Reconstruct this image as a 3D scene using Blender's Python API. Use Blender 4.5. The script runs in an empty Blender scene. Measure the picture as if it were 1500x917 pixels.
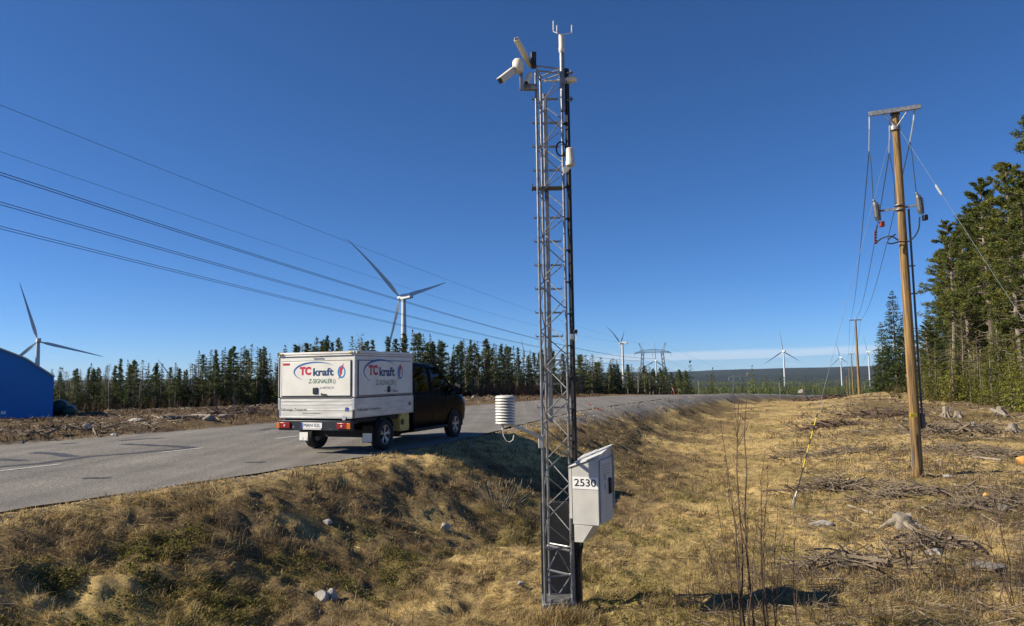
import bpy, bmesh, math, random
import numpy as np
from mathutils import Vector, Matrix

# ------------------------------------------------------------------ scene, camera, light
S = bpy.context.scene
COL = S.collection
PI = math.pi
F_PX, CX, CY = 1080.0, 750.0, 458.5          # photograph's focal length and centre, in its pixels
PITCH, ROLL = math.radians(4.9), 0.015
EYE = Vector((0.0, 0.0, 1.6))
fwd = Vector((0, math.cos(PITCH), math.sin(PITCH)))
up0 = Vector((0, -math.sin(PITCH), math.cos(PITCH)))
right = Vector((1, 0, 0)) * math.cos(ROLL) - up0 * math.sin(ROLL)
upv = up0 * math.cos(ROLL) + Vector((1, 0, 0)) * math.sin(ROLL)
cam_d = bpy.data.cameras.new('camera')
cam = bpy.data.objects.new('camera', cam_d)
COL.objects.link(cam)
cam.matrix_world = Matrix(((right.x, upv.x, -fwd.x, EYE.x), (right.y, upv.y, -fwd.y, EYE.y),
                           (right.z, upv.z, -fwd.z, EYE.z), (0, 0, 0, 1)))
cam_d.sensor_width = 36.0
cam_d.lens = 36.0 * F_PX / 1500.0
cam_d.clip_start, cam_d.clip_end = 0.1, 60000
S.camera = cam

SUN_EL, SUN_AZ = math.radians(33.0), math.radians(-96.0)   # azimuth from +Y towards +X: the sun stands to the left
SKY_STRENGTH, SUN_STRENGTH = 0.083, 5.0
world = bpy.data.worlds.new('World')
S.world = world
world.use_nodes = True
wn, wl = world.node_tree.nodes, world.node_tree.links
wn.clear()
w_out = wn.new('ShaderNodeOutputWorld'); w_bg = wn.new('ShaderNodeBackground')
w_sky = wn.new('ShaderNodeTexSky')
w_sky.sky_type = 'NISHITA'; w_sky.sun_disc = False
w_sky.sun_elevation = SUN_EL; w_sky.sun_rotation = SUN_AZ % (2 * PI)
w_sky.altitude = 1000; w_sky.air_density = 0.7; w_sky.dust_density = 0.05; w_sky.ozone_density = 10.0
w_bg.inputs['Strength'].default_value = SKY_STRENGTH
# low bank of cloud above the horizon, as part of the sky
w_tc = wn.new('ShaderNodeTexCoord'); w_sep = wn.new('ShaderNodeSeparateXYZ')
wl.new(w_tc.outputs['Generated'], w_sep.inputs[0])
def wmath(op, a, b=None, c=None, clamp=False):
    n = wn.new('ShaderNodeMath'); n.operation = op; n.use_clamp = clamp
    for i, v in enumerate((a, b, c)):
        if v is None: continue
        if isinstance(v, (int, float)): n.inputs[i].default_value = v
        else: wl.new(v, n.inputs[i])
    return n.outputs[0]
def wsmooth(v, lo, hi):
    n = wn.new('ShaderNodeMapRange'); n.interpolation_type = 'SMOOTHSTEP'; n.clamp = True
    wl.new(v, n.inputs[0]); n.inputs[1].default_value = lo; n.inputs[2].default_value = hi
    return n.outputs[0]
w_map = wn.new('ShaderNodeMapping'); w_map.inputs['Scale'].default_value = (9, 9, 120)
wl.new(w_tc.outputs['Generated'], w_map.inputs[0])
w_noise = wn.new('ShaderNodeTexNoise'); w_noise.inputs['Scale'].default_value = 1.0; w_noise.inputs['Detail'].default_value = 6
wl.new(w_map.outputs[0], w_noise.inputs['Vector'])
wz, wx = w_sep.outputs['Z'], w_sep.outputs['X']
el = wmath('ADD', wz, wmath('MULTIPLY_ADD', wx, -0.012, -0.003))       # the bank rises a little to the right
el = wmath('ADD', el, wmath('MULTIPLY_ADD', w_noise.outputs['Fac'], 0.008, -0.004))
band = wmath('MULTIPLY', wsmooth(el, 0.0115, 0.0135), wmath('SUBTRACT', 1.0, wsmooth(el, 0.019, 0.025)))
lowc = wmath('MULTIPLY', wsmooth(w_noise.outputs['Fac'], 0.56, 0.68), wmath('SUBTRACT', 1.0, wsmooth(wz, 0.010, 0.016)))
cl = wmath('MAXIMUM', wmath('MULTIPLY', band, 0.34), wmath('MULTIPLY', lowc, 0.5))
cl = wmath('MULTIPLY', cl, wsmooth(wx, -0.02, 0.16))
w_mix = wn.new('ShaderNodeMix'); w_mix.data_type = 'RGBA'
wl.new(cl, w_mix.inputs['Factor'])
w_mix.inputs[7].default_value = (8.0, 8.0, 8.3, 1)
# low stratus-coloured air right over the horizon
w_hs = wn.new('ShaderNodeHueSaturation'); w_hs.inputs['Saturation'].default_value = 1.05; w_hs.inputs['Hue'].default_value = .500
wl.new(w_sky.outputs[0], w_hs.inputs['Color']); wl.new(w_hs.outputs[0], w_mix.inputs[6])
wl.new(w_mix.outputs[2], w_bg.inputs['Color']); wl.new(w_bg.outputs[0], w_out.inputs['Surface'])

sun_d = bpy.data.lights.new('sun', 'SUN'); sun = bpy.data.objects.new('sun', sun_d); COL.objects.link(sun)
sun_d.energy = SUN_STRENGTH; sun_d.angle = math.radians(0.53); sun_d.color = (1.0, 0.89, 0.71)
sdir = Vector((math.sin(SUN_AZ) * math.cos(SUN_EL), math.cos(SUN_AZ) * math.cos(SUN_EL), math.sin(SUN_EL)))
sun.rotation_euler = sdir.to_track_quat('Z', 'Y').to_euler()
S.view_settings.view_transform = 'Standard'; S.view_settings.look = 'None'
S.view_settings.exposure = 0.62; S.view_settings.gamma = 1.0; S.view_settings.use_curve_mapping = False
S.cycles.volume_bounces = 0
S.cycles.transparent_max_bounces = 12
S.cycles.max_bounces = 6; S.cycles.diffuse_bounces = 1
S.cycles.use_denoising = True

# ------------------------------------------------------------------ helpers
rng = np.random.default_rng(7)
random.seed(11)

def ray(px, py):
    return (fwd + right * ((px - CX) / F_PX) + upv * ((CY - py) / F_PX))
def at(px, py, Y):
    d = ray(px, py)
    return EYE + d * (Y / d.y)
def on_z(px, py, z):
    d = ray(px, py)
    return EYE + d * ((z - EYE.z) / d.z)
def ss(x, a, b):
    t = np.clip((np.asarray(x, float) - a) / (b - a), 0, 1)
    return t * t * (3 - 2 * t)

def tag(o, label=None, cat=None, group=None, kind=None):
    if label: o['label'] = label
    if cat: o['category'] = cat
    if group: o['group'] = group
    if kind: o['kind'] = kind
    return o
def empty(name, loc, rz=0.0, label=None, cat=None, group=None):
    o = bpy.data.objects.new(name, None)
    COL.objects.link(o); o.location = loc; o.rotation_euler = (0, 0, rz); o.empty_display_size = 0.3
    return tag(o, label, cat, group)

def np_mesh(name, V, Fq, smooth=False):
    """mesh from numpy verts and a (n,3) or (n,4) face array"""
    V = np.asarray(V, np.float32); Fq = np.asarray(Fq, np.int32)
    me = bpy.data.meshes.new(name)
    n, k = Fq.shape
    me.vertices.add(len(V)); me.vertices.foreach_set('co', V.ravel())
    me.loops.add(n * k); me.loops.foreach_set('vertex_index', Fq.ravel())
    me.polygons.add(n)
    me.polygons.foreach_set('loop_start', np.arange(0, n * k, k, dtype=np.int32))
    me.polygons.foreach_set('loop_total', np.full(n, k, np.int32))
    if smooth: me.polygons.foreach_set('use_smooth', np.ones(n, bool))
    me.update(calc_edges=True)
    return me
def add_col(me, cols, name='col'):
    a = me.color_attributes.new(name, 'FLOAT_COLOR', 'POINT')
    c = np.ones((len(me.vertices), 4), np.float32); c[:, :3] = cols
    a.data.foreach_set('color', c.ravel())
def link(name, me, mat=None, parent=None):
    o = bpy.data.objects.new(name, me); COL.objects.link(o)
    if mat is not None and not me.materials: me.materials.append(mat)
    if parent is not None: o.parent = parent
    return o

class MB:
    """collects solids for one mesh"""
    def __init__(s): s.v = []; s.f = []; s.m = []
    def add(s, vs, fs, m=0):
        b = len(s.v); s.v += [tuple(v) for v in vs]
        for f in fs: s.f.append(tuple(b + i for i in f)); s.m.append(m)
        return s
    def box(s, x0, x1, y0, y1, z0, z1, m=0):
        vs = [(x, y, z) for z in (z0, z1) for y in (y0, y1) for x in (x0, x1)]
        return s.add(vs, [(0, 2, 3, 1), (4, 5, 7, 6), (0, 1, 5, 4), (2, 6, 7, 3), (0, 4, 6, 2), (1, 3, 7, 5)], m)
    def hexa(s, p, m=0):   # 8 points: bottom loop 0-3 ccw, top loop 4-7
        return s.add(p, [(3, 2, 1, 0), (4, 5, 6, 7), (0, 1, 5, 4), (1, 2, 6, 5), (2, 3, 7, 6), (3, 0, 4, 7)], m)
    def tube(s, pts, r, n=8, m=0, cap=True):
        pts = [Vector(p) for p in pts]
        rs = r if isinstance(r, (list, tuple)) else [r] * len(pts)
        b = len(s.v); prev = None
        for i, p in enumerate(pts):
            t = (pts[min(i + 1, len(pts) - 1)] - pts[max(i - 1, 0)]).normalized()
            if prev is None:
                a = Vector((0, 0, 1)) if abs(t.z) < .9 else Vector((1, 0, 0))
                u = t.cross(a).normalized()
            else:
                u = (prev - t * prev.dot(t)).normalized()
            prev = u; w = t.cross(u)
            for k in range(n):
                an = 2 * PI * k / n
                s.v.append(tuple(p + (u * math.cos(an) + w * math.sin(an)) * rs[i]))
        for i in range(len(pts) - 1):
            for k in range(n):
                k2 = (k + 1) % n
                s.f.append((b + i * n + k, b + i * n + k2, b + (i + 1) * n + k2, b + (i + 1) * n + k)); s.m.append(m)
        if cap:
            s.f.append(tuple(b + k for k in range(n))[::-1]); s.m.append(m)
            e = b + (len(pts) - 1) * n
            s.f.append(tuple(e + k for k in range(n))); s.m.append(m)
        return s
    def lathe(s, prof, c, axis='z', n=20, m=0, cap=True):
        """prof: list of (radius, height) along axis through c"""
        b = len(s.v); c = Vector(c)
        for (r, h) in prof:
            for k in range(n):
                a = 2 * PI * k / n; x, y = r * math.cos(a), r * math.sin(a)
                q = {'z': (x, y, h), 'x': (h, x, y), 'y': (y, h, x)}[axis]
                s.v.append(tuple(c + Vector(q)))
        for i in range(len(prof) - 1):
            for k in range(n):
                k2 = (k + 1) % n
                s.f.append((b + i * n + k, b + i * n + k2, b + (i + 1) * n + k2, b + (i + 1) * n + k)); s.m.append(m)
        if cap and prof[0][0] > 1e-5: s.f.append(tuple(b + k for k in range(n))[::-1]); s.m.append(m)
        if cap and prof[-1][0] > 1e-5: s.f.append(tuple(b + (len(prof) - 1) * n + k for k in range(n))); s.m.append(m)
        return s
    def prism(s, poly, y0, y1, plane='xz', m=0):
        """extrude a 2-D polygon; plane xz -> along y, yz -> along x, xy -> along z"""
        n = len(poly)
        def q(p, t): return {'xz': (p[0], t, p[1]), 'yz': (t, p[0], p[1]), 'xy': (p[0], p[1], t)}[plane]
        vs = [q(p, y0) for p in poly] + [q(p, y1) for p in poly]
        fs = [tuple(range(n)), tuple(range(2 * n - 1, n - 1, -1))]
        fs += [(i, n + i, n + (i + 1) % n, (i + 1) % n) for i in range(n)]
        return s.add(vs, fs, m)
    def mesh(s, name, smooth=False):
        me = bpy.data.meshes.new(name); me.from_pydata(s.v, [], s.f)
        if s.m and max(s.m) > 0: me.polygons.foreach_set('material_index', s.m)
        bm = bmesh.new(); bm.from_mesh(me); bmesh.ops.recalc_face_normals(bm, faces=bm.faces); bm.to_mesh(me); bm.free()
        if smooth:
            me.polygons.foreach_set('use_smooth', [True] * len(me.polygons))
            me.set_sharp_from_angle(angle=math.radians(40))
        me.update(); return me
    def build(s, name, mats, parent=None, smooth=False, bevel=0.0, loc=None):
        me = s.mesh(name, smooth or bevel > 0)
        for m in (mats if isinstance(mats, (list, tuple)) else [mats]): me.materials.append(m)
        o = link(name, me, None, parent)
        if loc is not None: o.location = loc
        if bevel > 0:
            b = o.modifiers.new('bevel', 'BEVEL'); b.width = bevel; b.segments = 2; b.limit_method = 'ANGLE'; b.angle_limit = math.radians(35)
        return o

def copy_tree(o, parent=None):
    c = o.copy(); COL.objects.link(c)
    if parent is not None: c.parent = parent
    for ch in list(o.children): copy_tree(ch, c)
    return c

def text_geo(txt, size, shear=0.0, spacing=1.0, bold=0.0, ext=0.0):
    cu = bpy.data.curves.new('t', 'FONT'); cu.body = txt; cu.size = size; cu.shear = shear; cu.space_character = spacing
    cu.align_x = 'CENTER'; cu.align_y = 'CENTER'; cu.offset = bold; cu.resolution_u = 3; cu.extrude = ext
    o = bpy.data.objects.new('t', cu); COL.objects.link(o)
    dg = bpy.context.evaluated_depsgraph_get()
    me = bpy.data.meshes.new_from_object(o.evaluated_get(dg))
    vs = [v.co.copy() for v in me.vertices]; fs = [tuple(p.vertices) for p in me.polygons]
    bpy.data.objects.remove(o); bpy.data.curves.remove(cu); bpy.data.meshes.remove(me)
    return vs, fs
def lettering(name, txt, size, M, mat, parent, width=None, **kw):
    """flat lettering; M maps (x right, y up, z out) of the sign into the parent's space"""
    vs, fs = text_geo(txt, size, **kw)
    if width:
        xs = [v.x for v in vs]; k = width / (max(xs) - min(xs)); mid = (max(xs) + min(xs)) / 2
        for v in vs: v.x = (v.x - mid) * k
    me = bpy.data.meshes.new(name); me.from_pydata([tuple(M @ v) for v in vs], [], fs); me.materials.append(mat)
    return link(name, me, None, parent)

# ------------------------------------------------------------------ noise
def _h(ix, iy, seed):
    n = (ix.astype(np.int64) * 374761393 + iy.astype(np.int64) * 668265263 + seed * 1442695041) & 0x7fffffff
    n = ((n ^ (n >> 13)) * 1274126177) & 0x7fffffff
    return ((n ^ (n >> 16)) & 0xffff) / 65535.0
def vnoise(x, y, seed=0):
    x = np.asarray(x, float); y = np.asarray(y, float)
    ix = np.floor(x); iy = np.floor(y); fx = x - ix; fy = y - iy
    fx = fx * fx * (3 - 2 * fx); fy = fy * fy * (3 - 2 * fy)
    a = _h(ix, iy, seed); b = _h(ix + 1, iy, seed); c = _h(ix, iy + 1, seed); d = _h(ix + 1, iy + 1, seed)
    return (a * (1 - fx) + b * fx) * (1 - fy) + (c * (1 - fx) + d * fx) * fy
def fbm(x, y, scale, oct=4, seed=0):
    v = 0; a = .5; t = 0
    for i in range(oct):
        v = v + a * vnoise(x * scale + 17.3 * i, y * scale - 9.1 * i, seed + i); t += a; a *= .5; scale *= 2.03
    return v / t

# ------------------------------------------------------------------ materials
def mat_new(name):
    m = bpy.data.materials.new(name); m.use_nodes = True
    nt = m.node_tree; b = nt.nodes['Principled BSDF']
    return m, nt, b
def pmat(name, col, rough=.5, metal=0.0, var=.12, scale=8.0, bump=0.0, bscale=60.0, spec=None, tint=None, stretch=None):
    """principled with a little procedural variation of colour and roughness"""
    m, nt, b = mat_new(name); N, L = nt.nodes, nt.links
    tc = N.new('ShaderNodeTexCoord'); mp = N.new('ShaderNodeMapping'); L.new(tc.outputs['Object'], mp.inputs[0])
    if stretch: mp.inputs['Scale'].default_value = stretch
    nz = N.new('ShaderNodeTexNoise'); nz.inputs['Scale'].default_value = scale; nz.inputs['Detail'].default_value = 5
    L.new(mp.outputs[0], nz.inputs['Vector'])
    rp = N.new('ShaderNodeValToRGB'); L.new(nz.outputs['Fac'], rp.inputs[0])
    c = np.array(col); t = np.array(tint) if tint else c
    rp.color_ramp.elements[0].position = .3; rp.color_ramp.elements[1].position = .7
    rp.color_ramp.elements[0].color = (*(c * (1 - var)), 1); rp.color_ramp.elements[1].color = (*np.clip(t * (1 + var), 0, 1), 1)
    L.new(rp.outputs[0], b.inputs['Base Color'])
    mr = N.new('ShaderNodeMapRange'); L.new(nz.outputs['Fac'], mr.inputs[0]); mr.inputs[3].default_value = max(0, rough - .08); mr.inputs[4].default_value = min(1, rough + .08)
    L.new(mr.outputs[0], b.inputs['Roughness'])
    b.inputs['Metallic'].default_value = metal
    if spec is not None: b.inputs['Specular IOR Level'].default_value = spec
    if bump > 0:
        n2 = N.new('ShaderNodeTexNoise'); n2.inputs['Scale'].default_value = bscale; n2.inputs['Detail'].default_value = 4
        L.new(mp.outputs[0], n2.inputs['Vector'])
        bp = N.new('ShaderNodeBump'); bp.inputs['Strength'].default_value = bump; bp.inputs['Distance'].default_value = .02
        L.new(n2.outputs['Fac'], bp.inputs['Height']); L.new(bp.outputs[0], b.inputs['Normal'])
    return m
def attr_mat(name, rough=.9, trans=0.0, objvar=0.0, spec=.15):
    """colour from the mesh's own colour attribute (species / dead / live variation), optional thin translucency"""
    m, nt, b = mat_new(name); N, L = nt.nodes, nt.links
    a = N.new('ShaderNodeAttribute'); a.attribute_name = 'col'
    src = a.outputs['Color']
    if objvar:
        oi = N.new('ShaderNodeObjectInfo'); hs = N.new('ShaderNodeHueSaturation')
        mr = N.new('ShaderNodeMapRange'); L.new(oi.outputs['Random'], mr.inputs[0]); mr.inputs[3].default_value = 1 - objvar; mr.inputs[4].default_value = 1 + objvar
        L.new(mr.outputs[0], hs.inputs['Value'])
        m2 = N.new('ShaderNodeMapRange'); L.new(oi.outputs['Random'], m2.inputs[0]); m2.inputs[3].default_value = .515; m2.inputs[4].default_value = .485
        L.new(m2.outputs[0], hs.inputs['Hue']); L.new(src, hs.inputs['Color']); src = hs.outputs[0]
    L.new(src, b.inputs['Base Color']); b.inputs['Roughness'].default_value = rough; b.inputs['Specular IOR Level'].default_value = spec
    if trans:
        out = N['Material Output']; tr = N.new('ShaderNodeBsdfTranslucent'); L.new(src, tr.inputs['Color'])
        mx = N.new('ShaderNodeMixShader'); mx.inputs[0].default_value = trans
        L.new(b.outputs[0], mx.inputs[1]); L.new(tr.outputs[0], mx.inputs[2]); L.new(mx.outputs[0], out.inputs['Surface'])
    return m
def glass_mat(name, tint, amount=.1):
    m, nt, b = mat_new(name); N, L = nt.nodes, nt.links
    N.remove(b); out = N['Material Output']
    tr = N.new('ShaderNodeBsdfTransparent'); tr.inputs['Color'].default_value = (*tint, 1)
    gl = N.new('ShaderNodeBsdfGlossy'); gl.inputs['Roughness'].default_value = .02
    fr = N.new('ShaderNodeFresnel'); fr.inputs['IOR'].default_value = 1.5
    mx = N.new('ShaderNodeMixShader'); L.new(fr.outputs[0], mx.inputs[0]); L.new(tr.outputs[0], mx.inputs[1]); L.new(gl.outputs[0], mx.inputs[2])
    L.new(mx.outputs[0], out.inputs['Surface'])
    return m

M = {}
M['galv'] = pmat('galvanised_steel', (.24, .245, .25), .45, .6, .28, 14, .15, 90)
M['galv_dark'] = pmat('weathered_steel', (.11, .115, .125), .55, .4, .25, 12)
M['cable'] = pmat('black_cable', (.018, .018, .02), .55, 0, .2, 20)
M['white_plastic'] = pmat('white_plastic', (.60, .59, .54), .45, 0, .10, 12)
M['cream'] = pmat('cream_plastic', (.70, .66, .55), .45, 0, .07, 10)
M['cab_grey'] = pmat('light_grey_coated_steel', (.53, .52, .48), .5, 0, .12, 5, .08, 220)
M['cab_trim'] = pmat('grey_coated_trim', (.40, .40, .39), .5, 0, .08, 8)
M['dark_panel'] = pmat('dark_grey_board', (.035, .036, .038), .7, 0, .25, 5)
M['plate_white'] = pmat('white_sign_sheet', (.80, .80, .78), .45, 0, .04, 9)
M['ink'] = pmat('black_lettering', (.012, .012, .014), .5, 0, .05, 9)
M['black'] = pmat('black_plastic', (.012, .012, .013), .45, 0, .2, 15)
M['turbine'] = pmat('turbine_white', (.60, .61, .62), .45, 0, .04, .05)
M['wood'] = pmat('pine_pole_wood', (.10, .058, .025), .8, 0, .5, 3.2, .6, 14, tint=(.29, .178, .066), stretch=(9, 9, .30))
M['wire'] = pmat('conductor_wire', (.10, .105, .115), .5, .5, .1, 3)
M['wire_bright'] = pmat('stay_wire', (.36, .38, .40), .4, .5, .1, 6)
M['jacket'] = pmat('blue_grey_insulated_wire', (.035, .06, .085), .5, 0, .1, 6)
M['porcelain'] = pmat('pale_glass_insulator', (.44, .49, .50), .25, 0, .08, 20)
M['yellow'] = pmat('yellow_plastic', (.62, .47, .03), .5, 0, .08, 12)
M['orange_red'] = pmat('red_marker', (.75, .10, .05), .5, 0, .1, 12)
M['rust'] = pmat('red_brown_terminal', (.22, .035, .02), .6, 0, .2, 20)
M['blue_sheet'] = pmat('blue_hall_cladding', (.002, .185, .54), .5, 0, .06, .4)
M['green_tank'] = pmat('dark_green_coated_steel', (.01, .05, .03), .5, 0, .15, 2)
M['rock'] = pmat('pale_rock', (.38, .355, .32), .9, 0, .35, 6, .8, 12)
M['rock_grey'] = pmat('grey_rock', (.21, .19, .165), .9, 0, .35, 6, .8, 12)
M['rock_orange'] = pmat('orange_stone', (.60, .30, .08), .9, 0, .2, 6, .6, 12)
M['pale_wood'] = pmat('bleached_dead_wood', (.25, .215, .17), .9, 0, .3, 5, .5, 30, stretch=(1, 1, 1))
M['bark'] = pmat('grey_brown_bark', (.16, .125, .10), .95, 0, .35, 3, .7, 12, tint=(.22, .18, .15), stretch=(1, 1, .3))
M['bark_pale'] = pmat('pale_birch_bark', (.40, .37, .34), .9, 0, .35, 4, .4, 10, stretch=(.5, .5, 3))
M['twig'] = pmat('bare_brown_twig', (.11, .072, .05), .8, 0, .3, 8)
M['twig_grey'] = pmat('dry_grey_branch', (.185, .145, .10), .9, 0, .4, 5)
M['foliage'] = attr_mat('conifer_needles', .75, .35, .32)
M['grass'] = attr_mat('dry_grass_blades', .8, .40)
M['sticks'] = attr_mat('felling_litter', .9)
HAZE = 2.5e-5
# ------------------------------------------------------------------ terrain
_yy = np.linspace(-80, 420, 1001)
def _smooth(p, w=9):
    y = np.interp(_yy, [q[0] for q in p], [q[1] for q in p])
    k = np.ones(w) / w
    return np.convolve(np.pad(y, w // 2, mode='edge'), k, mode='valid')
NEAR = _smooth([(-80, -54), (-30, -27.4), (9.3, -6.5), (12, -4.95), (15.8, -2.75), (20, -1.0), (23, -.3), (33.8, 3.0), (54, 12.5), (58.6, 14.9), (80, 26.2), (200, 90), (420, 205)], 7)
FAR = _smooth([(-80, -66), (-30, -40), (9, -19.2), (19.4, -13.4), (27.4, -8.9), (41, -2.3), (56, 5.2), (80, 17.4), (200, 79), (420, 192)], 7)
def Xn(Y): return np.interp(Y, _yy, NEAR)
def Xf(Y): return np.interp(Y, _yy, FAR)
def zr(Y):
    Y = np.asarray(Y, float); d = np.clip(Y - 45, 0, None)
    q = -0.0006 * np.minimum(d, 29) ** 2
    return q - 0.035 * np.clip(d - 29, 0, None)
def zt(X, Y, rough=True):
    X = np.asarray(X, float); Y = np.asarray(Y, float)
    e = (X - Xn(Y)) * .9; f = (Xf(Y) - X) * .9
    road = zr(Y)
    # right side: verge, bank, ditch, cleared strip
    toe = 4.6 + 1.0 * (fbm(X, Y, .12, 2, 3) - .5) - 1.6 * ss(Y, 28, 60)
    depth = 1.04 + .24 * ss(Y, 9.5, 15) - .50 * ss(Y, 30, 60)
    bank = -depth * ss(e, .35, toe)
    flat = np.interp(Y, [-5, 8, 17, 40, 62, 75, 87, 120, 200, 420], [-1.02, -1.02, -.95, -.72, -.44, -.56, -.95, -2.4, -6.5, -15])
    rt = ss(e, 6.2, 12.5)
    right_z = (bank + road) * (1 - rt) + flat * rt
    right_z = np.where(e < .35, road, right_z)
    # left side: felled area falling gently away
    w = np.exp(-np.clip(f, 0, None) / 60)
    left_z = road * w - .025 * np.clip(f, 0, 130) - .03 * np.clip(f - 130, 0, None) + .16 * ss(f, .3, 2.5) * np.clip(1 - f / 60, 0, 1)
    z = np.where(e >= 0, right_z, np.where(f >= 0, left_z, road))
    # access bank under the photographer
    z = z + (0.0 - z) * (1 - ss(np.hypot(X, Y), 2.2, 5.2)) * ss(e, 0, 3)
    # distance: valley and hills
    r = np.hypot(X, Y); th = np.arctan2(X, Y)
    ridge = 22 + 46 * ss(th, .18, .48) + 26 * (fbm(th * 6, th * 0 + 3, 1, 4, 21) - .5) + 10 * np.sin(th * 9)
    far = np.interp(r, [0, 120, 400, 800, 2000, 3600, 5000, 6200, 7600, 9500, 12000, 16000], [0, -3, -13, -25, -44, -50, -46, -26, -24, 1, 1, -40])
    far = far + ridge * ss(r, 5600, 9500) * 1.0 + (fbm(X, Y, 1 / 900., 4, 31) - .5) * 26 * ss(r, 900, 3500)
    t = ss(r, 120, 380)
    z = z * (1 - t) + far * t
    if rough:
        on_road = ((e < .1) & (f < .1) & (r < 420))
        k = np.where(on_road, 0, 1.0) * np.minimum(1, np.maximum(np.maximum(e, 0), np.maximum(f, 0)) / .8) * (1 - ss(r, 150, 400))
        bnk = ss(e, .4, 1.5) * (1 - ss(e, 5, 8))
        n = (fbm(X, Y, .55, 3, 5) - .5) * (.18 + .08 * bnk) + (fbm(X, Y, 2.1, 3, 8) - .5) * (.10 + .12 * bnk) + (fbm(X, Y, 5.5, 3, 9) - .5) * .15
        n = n + np.where(f > 0, (fbm(X, Y, .35, 3, 15) - .5) * .45 * ss(f, 1, 8), 0)
        z = z + n * k
        z = np.where(on_road, z - .07, z)
    return z
def ground(px, py, it=40):
    """where the line of sight through a photo pixel meets the terrain"""
    d = ray(px, py); d = d / d.y
    ys = np.concatenate([np.arange(4, 90, .06), np.arange(90, 600, .6)])
    P = np.array(EYE)[None] + ys[:, None] * np.array(d)[None]
    h = P[:, 2] - zt(P[:, 0], P[:, 1])
    i = np.argmax(h < 0) if (h < 0).any() else len(ys) - 1
    return Vector(P[i])
def gz(x, y): return float(zt(np.array([x]), np.array([y]))[0])

NT, NR = 460, 640
th = np.concatenate([np.linspace(-PI, -1.0, 24)[:-1], np.linspace(-1.0, 1.0, NT), np.linspace(1.0, PI, 24)[1:]])
rr = np.concatenate([[0.0, .8], np.geomspace(1.6, 90, 640), np.geomspace(90, 16000, 190)[1:]])
TH, RR = np.meshgrid(th, rr)
GX, GY = RR * np.sin(TH), RR * np.cos(TH)
GZ = zt(GX, GY)
nT, nR = len(th), len(rr)
idx = np.arange(nT * nR).reshape(nR, nT)
fq = np.stack([idx[:-1, :-1], idx[:-1, 1:], idx[1:, 1:], idx[1:, :-1]], -1).reshape(-1, 4)
gme = np_mesh('ground', np.stack([GX, GY, GZ], -1).reshape(-1, 3), fq[:, ::-1], smooth=True)
def zones(X, Y):
    """kind of ground cover: R gravel, G green plants, B brown litter"""
    e = (X - Xn(Y)) * .9; f = (Xf(Y) - X) * .9; r = np.hypot(X, Y)
    n1 = fbm(X, Y, .5, 4, 41); n2 = fbm(X, Y, 1.3, 3, 42); n3 = fbm(X, Y, .16, 3, 43)
    gravel = ss(e, -.2, .05) * (1 - ss(e, .25 + .9 * ss(Y, 20, 34), .8 + 1.5 * ss(Y, 20, 34))) * (.25 + .75 * ss(Y, 16, 28)) * ss(n2 + .2, .3, .5)
    gravel = np.maximum(gravel, ss(f, -.2, .05) * (1 - ss(f, .3, .8)) * .5)
    g = ss(n2, .50, .64) * ss(e, 1.5, 3.5) * (1 - ss(e, 9, 16)) * (1 - ss(r, 16, 26)) * .45
    leftlow = (1 - ss(X, -2.6, -1.2)) * ss(e, 2.0, 3.2) * (1 - ss(r, 9.5, 12))
    g = np.maximum(g, leftlow * ss(n2, .52, .70) * .4)
    g = np.maximum(g, ss(e, 5, 8) * ss(n1, .54, .66) * .25 * (1 - ss(r, 40, 70)))
    b = ss(n1, .38, .60) * (.30 + .52 * ss(e, .4, 1.6) * (1 - ss(e, 4.5, 6.5)))
    b = np.maximum(b, np.where(f > .2, .85 + .15 * ss(n1, .35, .6), 0))
    b = np.maximum(b, ss(e, 8, 12) * ss(.55 * n3 + .45 * n1, .43, .57) * .75)
    b = np.maximum(b, ss(r, 60, 110) * .8)
    return gravel, np.clip(g, 0, 1), np.clip(b, 0, 1)
zc = np.stack(zones(GX.ravel(), GY.ravel()), -1)
add_col(gme, zc, 'zone')
mg, nt, b = mat_new('ground_cover'); N, L = nt.nodes, nt.links
at_ = N.new('ShaderNodeAttribute'); at_.attribute_name = 'zone'
sp = N.new('ShaderNodeSeparateColor'); L.new(at_.outputs['Color'], sp.inputs[0])
geo = N.new('ShaderNodeNewGeometry')
def nz(scale, det=6, rough=.6):
    n = N.new('ShaderNodeTexNoise'); n.inputs['Scale'].default_value = scale; n.inputs['Detail'].default_value = det; n.inputs['Roughness'].default_value = rough
    L.new(geo.outputs['Position'], n.inputs['Vector']); return n
def ramp(src, stops):
    r = N.new('ShaderNodeValToRGB'); L.new(src, r.inputs[0]); cr = r.color_ramp
    while len(cr.elements) < len(stops): cr.elements.new(.5)
    for e_, (p_, c_) in zip(cr.elements, stops): e_.position = p_; e_.color = (*c_, 1)
    return r.outputs[0]
def mixc(f, a, c):
    m = N.new('ShaderNodeMix'); m.data_type = 'RGBA'
    L.new(f, m.inputs['Factor']) if not isinstance(f, float) else setattr(m.inputs['Factor'], 'default_value', f)
    L.new(a, m.inputs[6]); L.new(c, m.inputs[7]); return m.outputs[2]
na, nb, nc = nz(1.6, 8), nz(19, 8, .8), nz(75, 6, .75)
straw = ramp(nb.outputs['Fac'], [(.30, (.16, .108, .048)), (.48, (.43, .32, .145)), (.66, (.64, .495, .24))])
brown = ramp(nb.outputs['Fac'], [(.28, (.030, .020, .013)), (.5, (.11, .078, .046)), (.7, (.24, .175, .10))])
green = ramp(nb.outputs['Fac'], [(.3, (.04, .042, .01)), (.5, (.14, .135, .035)), (.7, (.28, .23, .075))])
gravel = ramp(nc.outputs['Fac'], [(.3, (.09, .085, .08)), (.5, (.21, .20, .19)), (.7, (.34, .325, .31))])
shade_mott = nz(4.2, 7, .75)
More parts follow.
